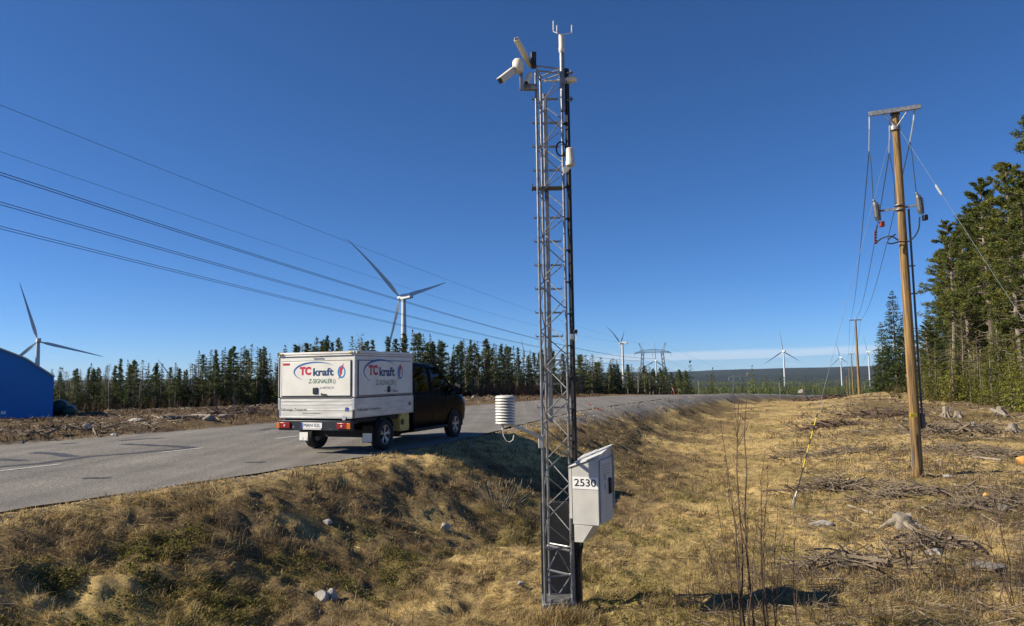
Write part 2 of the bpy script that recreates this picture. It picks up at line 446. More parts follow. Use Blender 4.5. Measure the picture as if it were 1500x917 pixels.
mt_ = ramp(shade_mott.outputs['Fac'], [(.34, (.34, .31, .27)), (.46, (.90, .88, .84)), (.60, (1.2, 1.18, 1.12))])  # dark mottling paints the small shadow gaps between grass blades into the straw
mm_ = N.new('ShaderNodeMix'); mm_.data_type = 'RGBA'; mm_.blend_type = 'MULTIPLY'; mm_.inputs['Factor'].default_value = 1
L.new(straw, mm_.inputs[6]); L.new(mt_, mm_.inputs[7]); straw = mm_.outputs[2]
c = mixc(sp.outputs[2], straw, brown); c = mixc(sp.outputs[1], c, green); c = mixc(sp.outputs[0], c, gravel)
# woodland floor and distant forest cover far away
vm = N.new('ShaderNodeVectorMath'); vm.operation = 'LENGTH'; L.new(geo.outputs['Position'], vm.inputs[0])
mrf = N.new('ShaderNodeMapRange'); mrf.interpolation_type = 'SMOOTHSTEP'; L.new(vm.outputs['Value'], mrf.inputs[0]); mrf.inputs[1].default_value = 150; mrf.inputs[2].default_value = 420
nd = nz(.012, 10, .65); ne = nz(.0011, 5, .55)
wood = ramp(nd.outputs['Fac'], [(.34, (.010, .016, .013)), (.52, (.022, .029, .020)), (.64, (.050, .048, .034))])
wood = mixc(ramp(ne.outputs['Fac'], [(.60, (0, 0, 0)), (.70, (.55, .55, .55))]), wood, ramp(nd.outputs['Fac'], [(.3, (.05, .05, .03)), (.7, (.13, .115, .07))]))
c = mixc(mrf.outputs[0], c, wood)
L.new(c, b.inputs['Base Color']); b.inputs['Roughness'].default_value = .95; b.inputs['Specular IOR Level'].default_value = .1
bp = N.new('ShaderNodeBump'); bp.inputs['Strength'].default_value = .5; bp.inputs['Distance'].default_value = .05
ad = N.new('ShaderNodeMath'); ad.operation = 'ADD'; L.new(nb.outputs['Fac'], ad.inputs[0]); L.new(nc.outputs['Fac'], ad.inputs[1])
L.new(ad.outputs[0], bp.inputs['Height']); L.new(bp.outputs[0], b.inputs['Normal'])
tag(link('ground', gme, mg), kind='structure')

# ---- road
ys = np.concatenate([np.arange(-60, 5, 2.), np.arange(5, 90, .4), np.arange(90, 330, 3.)])
us = np.linspace(0, 1, 13)
ragn = (fbm(ys * 0 + 1.7, ys, 1.6, 3, 77) - .5) * .36
RX = Xf(ys)[:, None] * (1 - us) + (Xn(ys) + ragn)[:, None] * us
RY = np.repeat(ys[:, None], 13, 1); RZ = zr(RY) + .012 * np.sin(us * PI)[None]
ri = np.arange(RX.size).reshape(RX.shape)
rf = np.stack([ri[:-1, :-1], ri[1:, :-1], ri[1:, 1:], ri[:-1, 1:]], -1).reshape(-1, 4)
rme = np_mesh('road', np.stack([RX, RY, RZ], -1).reshape(-1, 3), rf[:, ::-1], smooth=True)
mr_, nt, b = mat_new('worn_asphalt'); N, L = nt.nodes, nt.links
geo = N.new('ShaderNodeNewGeometry')
n1, n2, n3 = nz(34, 4, .85), nz(.55, 5, .6), nz(260, 2, .8)
spk = ramp(n1.outputs['Fac'], [(.36, (.055, .050, .043)), (.5, (.165, .153, .134)), (.62, (.38, .355, .315))])
blot = ramp(n2.outputs['Fac'], [(.3, (.74, .74, .74)), (.7, (1.12, 1.11, 1.09))])
mm = N.new('ShaderNodeMix'); mm.data_type = 'RGBA'; mm.blend_type = 'MULTIPLY'; mm.inputs['Factor'].default_value = 1
L.new(spk, mm.inputs[6]); L.new(blot, mm.inputs[7])
mpr = N.new('ShaderNodeMapping'); mpr.inputs['Rotation'].default_value = (0, 0, math.radians(25)); mpr.inputs['Scale'].default_value = (1.5, .035, 1); L.new(geo.outputs['Position'], mpr.inputs[0])
ntr = N.new('ShaderNodeTexNoise'); ntr.inputs['Scale'].default_value = 1; ntr.inputs['Detail'].default_value = 4; L.new(mpr.outputs[0], ntr.inputs['Vector'])
trk = ramp(ntr.outputs['Fac'], [(.34, (.76, .75, .74)), (.64, (1.14, 1.13, 1.11))])
mt2 = N.new('ShaderNodeMix'); mt2.data_type = 'RGBA'; mt2.blend_type = 'MULTIPLY'; mt2.inputs['Factor'].default_value = 1
L.new(mm.outputs[2], mt2.inputs[6]); L.new(trk, mt2.inputs[7])
L.new(mt2.outputs[2], b.inputs['Base Color']); b.inputs['Roughness'].default_value = .85
bp = N.new('ShaderNodeBump'); bp.inputs['Strength'].default_value = .5; bp.inputs['Distance'].default_value = .012
L.new(n1.outputs['Fac'], bp.inputs['Height']); L.new(bp.outputs[0], b.inputs['Normal'])
tag(link('road', rme, mr_), kind='structure')
M['paint'] = pmat('worn_road_paint', (.50, .49, .46), .8, 0, .3, 9)
M['tar'] = pmat('dark_tar_repair', (.045, .045, .047), .7, 0, .25, 3)
def strip(name, pix, w, mat, lift):
    """flat band on the carriageway through the photo's own positions"""
    P = [on_z(x, y, .012) for x, y in pix]; vs = []; fs = []
    for i, p in enumerate(P):
        t = (P[min(i + 1, len(P) - 1)] - P[max(i - 1, 0)]); t.z = 0; t.normalize(); n = Vector((-t.y, t.x, 0))
        ww = w[i] if isinstance(w, (list, tuple)) else w
        # height of the crowned road at this point
        u = (p.x - float(Xf(p.y))) / float(Xn(p.y) - Xf(p.y)); z = .012 * math.sin(max(0, min(1, u)) * PI) + float(zr(p.y)) + lift
        for s_ in (-1, 1): q = p + n * s_ * ww / 2; vs.append((q.x, q.y, z))
    for i in range(len(P) - 1): fs.append((2 * i, 2 * i + 1, 2 * i + 3, 2 * i + 2))
    me = bpy.data.meshes.new(name); me.from_pydata(vs, [], fs)
    return tag(link(name, me, mat), kind='structure')
def dens(p, n=8):
    out = []
    for (a, b_) in zip(p[:-1], p[1:]):
        for k in range(n): out.append((a[0] + (b_[0] - a[0]) * k / n, a[1] + (b_[1] - a[1]) * k / n + random.uniform(-.4, .4)))
    return out + [p[-1]]
for pix in ([(-60, 697), (90, 680)], [(237, 663), (297, 656.3)], [(403, 643), (440, 638.5)]):
    strip('road_marking', pix, .11, M['paint'], .008)
for pix, w in (([(-40, 687), (60, 679), (95, 674), (130, 669), (200, 663.5), (280, 656)], .26), ([(47, 663), (75, 664), (108, 669)], .30), ([(182, 650.5), (240, 653), (285, 656)], .28),
               ([(-40, 671), (36, 675)], .26), ([(176, 645), (240, 641)], .2), ([(125, 700), (158, 700)], .16), ([(362, 677), (388, 676)], .16), ([(380, 630), (430, 624)], .25), ([(90, 650), (112, 649)], .2)):
    strip('road_repair', dens(pix), w, M['tar'], .004)
# ------------------------------------------------------------------ small ground cover (uncountable)
def scatter_polar(n, th0, th1, r0, r1, pw=1.0):
    t = rng.uniform(th0, th1, n); r = r0 * (r1 / r0) ** rng.uniform(0, 1, n) ** pw
    return r * np.sin(t), r * np.cos(t)
def blades(name, X, Y, length, lean, width, col, mat, heading=None, sink=.01):
    n = len(X)
    Z = zt(X, Y) - sink
    h = rng.uniform(0, 2 * PI, n) if heading is None else heading
    dx, dy = np.cos(h), np.sin(h)
    s, c = np.sin(lean), np.cos(lean)
    bx, by = -dy * width / 2, dx * width / 2
    P0 = np.stack([X, Y, Z], -1)
    mid = P0 + np.stack([dx * s * length * .42, dy * s * length * .42, c * length * .55], -1)
    lean2 = np.minimum(lean + .45, 1.62)
    tip = mid + np.stack([dx * np.sin(lean2) * length * .55, dy * np.sin(lean2) * length * .55, np.cos(lean2) * length * .45], -1)
    sd = np.stack([bx, by, bx * 0], -1)
    V = np.stack([P0 - sd, P0 + sd, mid + sd * .8, mid - sd * .8, tip], 1).reshape(-1, 3)
    i = np.arange(n)[:, None] * 5
    T = np.concatenate([i + [0, 1, 2], i + [0, 2, 3], i + [3, 2, 4]], 0)
    me = np_mesh(name, V, T); add_col(me, np.repeat(col, 5, 0))
    return tag(link(name, me, mat), kind='stuff')
def pick(cols, n, jit=.25):
    c = np.array(cols)[rng.integers(0, len(cols), n)]
    return np.clip(c * rng.uniform(1 - jit, 1 + jit, (n, 1)), 0, 1)
STRAW = [(.62, .47, .20), (.52, .385, .155), (.72, .57, .28), (.38, .27, .11)]
DULL = [(.24, .17, .085), (.34, .25, .135), (.13, .09, .05), (.42, .33, .19), (.17, .12, .075)]
GREEN = [(.15, .16, .03), (.22, .21, .05), (.30, .26, .08)]
def cover(n, th0, th1, r0, r1, pw=1.0):
    X, Y = scatter_polar(n, th0, th1, r0, r1, pw)
    e = (X - Xn(Y)) * .9
    k = e > .12 + .3 * (fbm(X, Y, 1.5, 2, 91) - .4)
    return X[k], Y[k], e[k]
# dry grass over the bank, the ditch and the cleared strip
X, Y, e = cover(800000, -.78, .78, 5.4, 46, 1.35)
g_, gr_, br_ = zones(X, Y)
clump = fbm(X, Y, 2.6, 3, 51); patch = fbm(X, Y, .7, 3, 52)
keep = (rng.uniform(0, 1, len(X)) < np.clip((clump - .25) * 3.0, .25, 1)) & (rng.uniform(0, 1, len(X)) > g_ * .9)
X, Y, e, gr_, br_, clump, patch = [a[keep] for a in (X, Y, e, gr_, br_, clump, patch)]
r = np.hypot(X, Y); n = len(X)
L_ = rng.uniform(.05, .16, n) * (.5 + .9 * clump)
lean = np.clip(rng.normal(1.18, .26, n) - .30 * (clump > .62), .15, 1.5)
W_ = np.maximum(.0035, r * .00048) * rng.uniform(.7, 1.4, n)
col = pick(STRAW, n); dul = pick(DULL, n); grn = pick(GREEN, n)
bm_ = (rng.uniform(0, 1, n) < np.clip(br_ * .95 + .18, 0, 1))[:, None]; gm_ = (rng.uniform(0, 1, n) < gr_ * .55)[:, None]
col = np.where(bm_, dul, col); col = np.where(gm_, grn, col)
head = (fbm(X, Y, .9, 2, 61) * 10 + rng.normal(0, .75, n))
blades('dry_grass', X, Y, L_, lean, W_, col, M['grass'], heading=head)
# taller tussocks: tufts of many blades from one root
def tussocks(name, n, th0, th1, r0, r1, sel, cols, hmin, hmax, per, spread=.05, leanm=.7):
    X, Y, e = cover(n, th0, th1, r0, r1, 1.2)
    k = sel(X, Y, e); X, Y = X[k], Y[k]; hh = rng.uniform(hmin, hmax, len(X)); cc = pick(cols, len(X), .2)
    X = np.repeat(X, per); Y = np.repeat(Y, per); hh = np.repeat(hh, per); cc = np.repeat(cc, per, 0)
    m = len(X); a = rng.uniform(0, 2 * PI, m); q = rng.uniform(0, spread, m)
    X = X + np.cos(a) * q; Y = Y + np.sin(a) * q
    lean = np.clip(rng.normal(leanm, .3, m), .05, 1.45)
    w = np.maximum(.005, np.hypot(X, Y) * .0006)
    return blades(name, X, Y, hh * rng.uniform(.6, 1.1, m), lean, w, np.clip(cc * rng.uniform(.75, 1.25, (m, 1)), 0, 1), M['grass'], heading=a + rng.normal(0, .4, m))
tussocks('grass_tussocks', 3000, -.76, .76, 5.6, 32, lambda X, Y, e: (fbm(X, Y, 1.1, 2, 71) > .52), STRAW[:2] + DULL, .07, .19, 26, .07, .95)
tussocks('small_grass_tufts', 20000, -.76, .76, 5.6, 48, lambda X, Y, e: rng.uniform(0, 1, len(X)) < np.clip(fbm(X, Y, .9, 2, 72) * 1.6 - .3, 0, 1), STRAW + DULL[:3] + [(.24, .21, .07)], .04, .11, 13, .09, 1.0)
tussocks('verge_grass', 2200, -.64, .2, 8, 34, lambda X, Y, e: (e < .9), STRAW + DULL, .04, .11, 16, .06, .8)
# low green plants and moss on the near bank
def rosettes(name, n, th0, th1, r0, r1, sel, cols, size):
    X, Y, e = cover(n, th0, th1, r0, r1, 1.0)
    k = sel(X, Y, e); X, Y = X[k], Y[k]; n = len(X); per = 9
    X = np.repeat(X, per) + rng.normal(0, .03, n * per); Y = np.repeat(Y, per) + rng.normal(0, .03, n * per)
    m = len(X); Z = zt(X, Y) + rng.uniform(.0, .055, m)
    a = rng.uniform(0, 2 * PI, m); t = rng.uniform(.2, 1.2, m); s = size * rng.uniform(.5, 1.3, m)
    u = np.stack([np.cos(a), np.sin(a), 0 * a], -1); w = np.stack([-np.sin(a) * np.cos(t), np.cos(a) * np.cos(t), np.sin(t)], -1)
    P = np.stack([X, Y, Z], -1)
    V = np.stack([P, P + (u * .5 + w * .5) * s[:, None], P + w * s[:, None] * 1.3, P + (w * .5 - u * .5) * s[:, None]], 1).reshape(-1, 3)
    me = np_mesh(name, V, np.arange(m * 4).reshape(-1, 4)); add_col(me, np.repeat(pick(cols, m, .3), 4, 0))
    return tag(link(name, me, M['grass']), kind='stuff')
def _low(X, Y, e):
    return ((X < -1.6) & (np.hypot(X, Y) < 11.5) & (e > 1.8) & (fbm(X, Y, 1.9, 4, 42) > .575 + rng.normal(0, .05, len(X))) & (fbm(X, Y, .5, 2, 44) > .45))
rosettes('green_ground_plants', 26000, -.64, -.12, 6.2, 12, _low, [(.10, .11, .025), (.15, .155, .035), (.24, .24, .045), (.06, .068, .025), (.19, .145, .07), (.12, .09, .05)], .019)
rosettes('moss_cover', 9000, -.5, .62, 6.5, 26, lambda X, Y, e: (e > 2.5) & (fbm(X, Y, 1.3, 3, 42) > .64), [(.13, .13, .03), (.19, .17, .04), (.27, .22, .07)], .022)
# dark dwarf shrubs (heather, bilberry) on the bank and beyond the road
def shrublets(name, X, Y, hgt, cols, per=14):
    n = len(X); X = np.repeat(X, per); Y = np.repeat(Y, per); m = len(X)
    a = rng.uniform(0, 2 * PI, m)
    w = np.maximum(.005, np.hypot(X, Y) * .00055)
    return blades(name, X + rng.normal(0, .08, m), Y + rng.normal(0, .08, m), hgt * rng.uniform(.4, 1.2, m), np.clip(rng.normal(.55, .35, m), 0, 1.4), w, pick(cols, m, .3), M['grass'], heading=a)
BR = [(.060, .040, .030), (.10, .068, .045), (.14, .095, .06), (.045, .03, .022)]
X, Y, e = cover(6500, -.7, .55, 7, 52, 1.0)
k = ((fbm(X, Y, .8, 3, 81) > .56) & (e > .7) & (e < 6.5)) | ((fbm(X, Y, .5, 3, 82) > .60) & (e > 9))
shrublets('heather', X[k], Y[k], .18, BR + DULL)
X, Y, e = cover(3400, .1, .76, 7, 60, .9)
k = (e > 7.5) & (fbm(X, Y, .6, 3, 87) > .48)
shrublets('bare_low_shoots', X[k], Y[k], .34, [(.12, .08, .055), (.17, .12, .08), (.10, .065, .045), (.24, .19, .13)], 6)
# felling litter: twigs and splinters
def litter(name, X, Y, ln, w, cols, lift=.03, tilt=.25):
    n = len(X); a = rng.uniform(0, 2 * PI, n); Z = zt(X, Y) + lift * rng.uniform(.2, 1.5, n)
    l = ln * rng.uniform(.3, 1.2, n); t = rng.normal(0, tilt, n)
    d = np.stack([np.cos(a) * np.cos(t), np.sin(a) * np.cos(t), np.sin(t)], -1) * l[:, None] / 2
    s = np.stack([-np.sin(a), np.cos(a), 0 * a], -1) * w[:, None] / 2; u = np.array([[0, 0, 1]]) * w[:, None] * .8
    P = np.stack([X, Y, Z], -1)
    V = np.stack([P - d - s, P - d + s, P - d + u, P + d - s, P + d + s, P + d + u], 1).reshape(-1, 3)
    i = np.arange(n)[:, None] * 6
    Fq = np.concatenate([i + [0, 3, 5, 2], i + [1, 2, 5, 4], i + [0, 1, 4, 3]], 0)
    me = np_mesh(name, V, Fq); add_col(me, np.repeat(pick(cols, n, .35), 6, 0))
    return tag(link(name, me, M['sticks']), kind='stuff')
GREYW = [(.24, .19, .135), (.16, .125, .09), (.33, .275, .20), (.10, .075, .055), (.20, .145, .10)]
X, Y, e = cover(17000, .05, .78, 8, 75, .8)
k = (e > 8) & (fbm(X, Y, .45, 3, 84) > .42)
litter('felling_twigs', X[k], Y[k], .42, np.maximum(.007, np.hypot(X[k], Y[k]) * .0007), GREYW)
X, Y, e = cover(1500, -.62, .4, 6.5, 16, 1.0)
litter('dry_stalks', X, Y, .17, np.full(len(X), .004), STRAW + GREYW, .04, .6)
X, Y, e = cover(60000, -.66, .4, 8, 70, 1.0)
k = (e > .1) & (e < .22 + .55 * rng.uniform(0, 1, len(X)) ** 2 * (1 + (Y > 22)))
litter('edge_gravel', X[k], Y[k], .045, np.maximum(.016, np.hypot(X[k], Y[k]) * .0010), [(.30, .28, .25), (.20, .19, .17), (.42, .39, .35), (.13, .12, .11)], .008, .2)
# felled area on the far side of the road
X, Y = scatter_polar(60000, -.72, .12, 18, 135, .8); f = (Xf(Y) - X) * .9; k = f > .3; X, Y, f = X[k], Y[k], f[k]
k = fbm(X, Y, .5, 3, 85) > .40; X, Y = X[k], Y[k]; r = np.hypot(X, Y)
blades('felled_area_growth', X, Y, rng.uniform(.08, .34, len(X)), np.clip(rng.normal(.8, .35, len(X)), .05, 1.45), np.maximum(.02, r * .0011), pick(BR + BR + [(.20, .13, .08), (.26, .185, .11), (.17, .115, .075)], len(X), .3), M['grass'])
X, Y = scatter_polar(6500, -.70, .0, 18, 110, .8); f = (Xf(Y) - X) * .9; k = (f > .8) & (fbm(X, Y, .4, 3, 86) > .45); X, Y = X[k], Y[k]; r = np.hypot(X, Y)
litter('felling_litter', X, Y, .55, np.maximum(.015, r * .0007), GREYW + [(.45, .38, .28)], .08, .3)

# ------------------------------------------------------------------ trees
def tri_mesh(name, V, T, C, mat):
    me = np_mesh(name, V, T); add_col(me, C); me.materials.append(mat); return me
SPRUCE_C = [(.030, .050, .020), (.048, .070, .026), (.070, .092, .031), (.098, .110, .036)]
PINE_C = [(.080, .108, .030), (.112, .138, .038), (.152, .165, .048), (.058, .082, .028)]
SUNNY_C = [(.128, .142, .028), (.170, .176, .034), (.092, .108, .026), (.215, .205, .048)]
class Leaves:
    def __init__(s): s.V = []; s.C = []
    def spray(s, P, D, size, cols, rs, wid=.24):
        """triangles rooted near P, pointing along D"""
        n = len(P); D = D + rs.normal(0, .42, (n, 3)); D /= np.linalg.norm(D, axis=1)[:, None] + 1e-9
        R = rs.normal(0, 1, (n, 3)); Sd = np.cross(D, R); Sd /= np.linalg.norm(Sd, axis=1)[:, None] + 1e-9
        z = (size * rs.uniform(.55, 1.3, n))[:, None]
        V = np.stack([P - Sd * z * wid, P + Sd * z * wid, P + D * z], 1)
        c = np.array(cols)[rs.integers(0, len(cols), n)] * rs.uniform(.75, 1.25, (n, 1))
        s.V.append(V.reshape(-1, 3)); s.C.append(np.repeat(c, 3, 0))
    def mesh(s, name, mat):
        V = np.concatenate(s.V); return tri_mesh(name, V, np.arange(len(V)).reshape(-1, 3), np.concatenate(s.C), mat)
def branch_geo(mb, p, d, L, r, rs, n=3, droop=0.0):
    pts = [Vector(p)]; dd = Vector(d).normalized()
    for i in range(n):
        dd = (dd + Vector(rs.normal(0, .16, 3)) + Vector((0, 0, -droop / n))).normalized()
        pts.append(pts[-1] + dd * (L / n))
    mb.tube(pts, [r * (1 - .8 * i / n) for i in range(n + 1)], n=4 if r > .012 else 3, cap=False)
    return pts
def make_spruce(seed, h, wid, leaf, n_wh, n_br, n_sp, cols, base=.06, bark='bark', dead=0):
    rs = np.random.default_rng(seed); lv = Leaves(); tr = MB()
    lean = rs.normal(0, .012 * h, 2)
    tp = [Vector((lean[0] * t * t, lean[1] * t * t, h * t)) for t in np.linspace(0, 1, 7)]
    R0 = h * .0105 + .03
    tr.tube(tp, [R0 * (1 - .93 * t) + .006 for t in np.linspace(0, 1, 7)], n=7)
    for w in range(n_wh):
        t = base + (1 - base) * (w + rs.uniform(-.3, .3)) / n_wh; t = min(max(t, base), .985)
        Lm = wid * (1 - t) ** .80 * rs.uniform(.72, 1.15) + .05 * wid
        if t < .22: Lm *= .62 + 1.6 * t
        for k in range(n_br):
            if rs.random() < .10: continue
            a = rs.uniform(0, 2 * PI); Lb = Lm * rs.uniform(.6, 1.12)
            up = .55 * (t - .45) + rs.normal(0, .10)
            d = np.array([math.cos(a), math.sin(a), up]); o = np.array([lean[0] * t * t, lean[1] * t * t, h * t])
            m = max(3, int(n_sp * (.35 + Lb / wid)))
            q = rs.uniform(.12, 1, m) ** .8
            P = o + d[None] * (q * Lb)[:, None]; P[:, 2] += -.18 * Lb * q ** 2 + .07 * Lb * (q > .9)
            P += rs.normal(0, .05 * Lb + .02, (m, 3)) * (1 - .4 * q)[:, None]
            D = d[None] * .8 + np.stack([0 * q, 0 * q, -.55 + 0 * q], -1)
            lv.spray(P, D, leaf * (.36 + .8 * (1 - t)), cols, rs)
    lv.spray(np.array([[lean[0], lean[1], h * .985]]).repeat(4, 0), np.array([[0, 0, 1.]]).repeat(4, 0), leaf, cols, rs)
    for k in range(dead):
        t = rs.uniform(.05, max(base, .12) + .25); a = rs.uniform(0, 2 * PI)
        branch_geo(tr, (0, 0, h * t), (math.cos(a), math.sin(a), rs.uniform(-.3, .2)), wid * rs.uniform(.3, .75), .012 + .001 * h, rs, 3, .25)
    return tr, lv
def make_pine(seed, h, wid, leaf, n_br, n_cl, n_sp, cols, base=.42, dead=6, epow=.62, crad=1.0):
    rs = np.random.default_rng(seed); lv = Leaves(); tr = MB()
    bend = rs.normal(0, .02 * h, 2)
    def ax(t): return Vector((bend[0] * math.sin(t * 2.2), bend[1] * math.sin(t * 2.6), h * t))
    R0 = h * .011 + .03
    tt = np.linspace(0, .97, 9); tr.tube([ax(t) for t in tt], [R0 * (1 - .85 * t) + .008 for t in tt], n=8)
    for k in range(n_br):
        t = base + (.985 - base) * (k + rs.uniform(0, 1)) / n_br
        s = (t - base) / (1 - base)
        env = (min(1, s / .22) ** .6) * (1 - s) ** epow * 1.05 + .03
        a = k * 2.4 + rs.normal(0, .5); Lb = wid * env * rs.uniform(.6, 1.2)
        d = Vector((math.cos(a), math.sin(a), .05 + .80 * s + rs.normal(0, .28)))
        pts = branch_geo(tr, ax(t), d, Lb, max(.008, R0 * .26 * (1 - s * .6)), rs, 3, .12)
        for c_ in range(n_cl):
            q = rs.uniform(.3, 1.04) * 3; i = min(int(q), 2); p = pts[i].lerp(pts[i + 1], min(q - i, 1.0))
            m = max(3, int(n_sp * rs.uniform(.6, 1.3)))
            rad = np.array([.21, .21, .19]) * wid * (.14 + .62 * env) * crad
            P = np.array(p)[None] + rs.normal(0, .55, (m, 3)) * rad[None] + np.array([0, 0, .03 * wid])
            D = np.stack([rs.normal(0, .8, m), rs.normal(0, .8, m), rs.uniform(-.5, 1.1, m)], -1) + np.array(d)[None] * .35
            lv.spray(P, D, leaf, cols, rs, .20)
    for k in range(dead):
        t = rs.uniform(.15, base + .1); a = rs.uniform(0, 2 * PI)
        branch_geo(tr, ax(t), (math.cos(a), math.sin(a), rs.uniform(-.35, .25)), wid * rs.uniform(.25, .7), .010 + .001 * h, rs, 4, .2)
    return tr, lv
def make_birch(seed, h, wid, n_br, rt=1.0):
    rs = np.random.default_rng(seed); tr = MB(); tw = MB()
    tt = np.linspace(0, 1, 8); off = rs.normal(0, .012 * h, (8, 2)).cumsum(0) * .4
    ax = [Vector((off[i][0], off[i][1], h * t)) for i, t in enumerate(tt)]
    tr.tube(ax, [(h * .008 + .02) * (1 - .9 * t) + .004 for t in tt], n=6)
    for k in range(n_br):
        t = rs.uniform(.22, .97); i = min(int(t * 7), 6); p = ax[i].lerp(ax[i + 1], t * 7 - i)
        a = rs.uniform(0, 2 * PI); Lb = wid * (1 - t) ** .6 * rs.uniform(.5, 1.1) + .25
        pts = branch_geo(tw, p, (math.cos(a), math.sin(a), .9), Lb, .016 * rt, rs, 3, .25)
        for j in range(5):
            q = rs.uniform(.7, 3); i2 = min(int(q), 2); pp = pts[i2].lerp(pts[i2 + 1], min(q - i2, 1)); a2 = a + rs.normal(0, 1.1)
            branch_geo(tw, pp, (math.cos(a2), math.sin(a2), .7), Lb * .42, .010 * rt, rs, 2, .35)
    return tr, tw
def proto(kind, tr, lv, bark, crown_mat=None):
    t_me = tr.mesh('trunk', True); t_me.materials.append(M[bark])
    if isinstance(lv, Leaves): c_me = lv.mesh('crown', M['foliage'])
    else: c_me = lv.mesh('crown'); c_me.materials.append(M[crown_mat])
    return kind, t_me, c_me
def plant_tree(P, loc, sc, rz, label, group, sxy=1.0, cat='tree'):
    kind, t_me, c_me = P
    o = empty(kind, loc, rz, label, cat, group); o.scale = (sc * sxy, sc * sxy, sc)
    link('trunk', t_me, None, o); link('crown', c_me, None, o)
    return o

# -- forest belt beyond the road; unit trees 10 m tall
far_sp = [proto('spruce_tree', *make_spruce(100 + i, 10, w, .40, 26, 8, 8, SPRUCE_C, base=b_, dead=4), 'bark') for i, (w, b_) in enumerate([(1.25, .05), (1.5, .10), (1.05, .16), (1.7, .04), (1.3, .22)])]
far_pi = [proto('pine_tree', *make_pine(200 + i, 10, w, .30, 46, 4, 9, PINE_C, base=b_, dead=10, epow=ep, crad=1.25), 'bark') for i, (w, b_, ep) in enumerate([(1.35, .22, .9), (1.6, .32, .8), (1.15, .15, 1.0), (1.6, .40, .7), (1.3, .24, .85)])]
far_bi = [proto('birch_tree', *make_birch(300 + i, 10, 2.2, 34, 1.5), 'bark_pale', 'twig_grey') for i in range(3)]
SEG = [(175, 'beside the blue hall and its tanks'), (300, 'in the middle of the wood left of the white van'), (402, 'just left of the white van'),
       (520, 'directly behind the rear of the white van'), (612, 'behind the dark cab of the van'), (700, 'close right of the van beyond the road'), (790, 'between the van and the lattice mast'),
       (862, 'just right of the lattice mast beyond the road'), (935, 'left of the big power line pylon'), (1015, 'around the big power line pylon near the road crest'), (9999, 'past the road crest')]
def seg(px):
    for lim, s in SEG:
        if px < lim: return s
top_x = [60, 110, 160, 200, 240, 280, 315, 345, 380, 410, 450, 490, 540, 580, 610, 650, 690, 730, 760, 800, 850, 880, 920, 960, 1000, 1012]
top_y = [548, 541, 533, 527, 538, 524, 517, 512, 506, 512, 500, 494, 492, 496, 490, 500, 497, 506, 512, 512, 521, 527, 534, 541, 545, 552]
def forest_Y(px): return np.interp(px, [60, 90, 400, 600, 780, 880, 1000], [96, 98, 118, 140, 168, 200, 240])
K = {'spruce_tree': 'dark narrow spruce', 'pine_tree': 'olive green pine', 'birch_tree': 'bare grey birch'}
n_tree = 0
pxs = np.concatenate([np.linspace(72, 1008, 140), np.linspace(66, 1004, 84), np.linspace(80, 990, 56)])
for i, px0 in enumerate(pxs):
    row = 0 if i < 140 else (1 if i < 224 else 2)
    px = px0 + random.uniform(-5, 5)
    Y = float(forest_Y(px)) + row * 9 + random.uniform(-5, 5)
    ty = float(np.interp(px, top_x, top_y)); Hh = 551 - .015 * (px - 750)
    ty = ty + random.choice([-3, 0, 1, 3, 6, 9, 13, 18, 24, 30]) * (Hh - ty) / 55 + random.uniform(-6, 2) + (4 if row else 0)
    p = at(px, ty, Y); z0 = gz(p.x, p.y); h = p.z - z0
    if h < 2: continue
    u = random.random()
    P = random.choice(far_sp) if u < .50 else (random.choice(far_pi) if u < .92 else random.choice(far_bi))
    plant_tree(P, (p.x, p.y, z0 - .1), h / 10, random.uniform(0, 6.28), K[P[0]] + ' ' + seg(px), 'forest belt beyond the road', random.uniform(1.1, 1.6) * (1 + .35 * (px > 830)))
# tall individuals of the skyline
for px, ty, P, lab in ((818 * 0 + 606, 484, far_sp[0], 'tall dark pointed spruce just right of the wind turbine tower'), (528, 484, far_bi[0], 'tall bare grey birch above the roof of the white van'),
                       (692, 497, far_pi[2], 'slim pale green pine topping the skyline right of the van'), (709, 500, far_sp[3], 'broad dark spruce right of the slim pale pine'),
                       (479, 491, far_pi[0], 'small crowned pine above the back of the van roof'), (315, 511, far_pi[4], 'loose topped pine crossed by a turbine blade'),
                       (358, 507, far_sp[1], 'tallest spruce in the wood left of the van'), (384, 506, far_sp[2], 'narrow spruce nearest the left edge of the van'),
                       (197, 527, far_pi[3], 'round topped pine left of the small turbine blade'), (643, 498, far_sp[4], 'tall spruce above the windscreen of the van'), (733, 505, far_pi[1], 'pine above the reddish brushwood')):
    Y = float(forest_Y(px)) - 3; p = at(px, ty, Y); z0 = gz(p.x, p.y)
    plant_tree(P, (p.x, p.y, z0 - .1), (p.z - z0) / 10, random.uniform(0, 6), lab, 'forest belt beyond the road')
# brushwood at the wood's edge
def brush(name, px0, px1, n, hgt, cols, dY=(-12, 2)):
    px = rng.uniform(px0, px1, n); Y = forest_Y(px) + rng.uniform(*dY, n)
    X = (px - CX) / F_PX * Y
    return shrublets(name, X, Y, hgt, cols, 9)
brush('reddish_brushwood', 690, 800, 240, 3.6, [(.13, .075, .055), (.16, .10, .07), (.10, .06, .045)])
brush('edge_undergrowth', 66, 1012, 1500, 1.9, BR + [(.09, .085, .04), (.14, .10, .06), (.06, .065, .03)], (-6, 14))
brush('young_wood_regrowth', 66, 1012, 2300, 5.0, [(.045, .055, .024), (.07, .075, .032), (.06, .05, .034), (.09, .08, .045)], (6, 34))

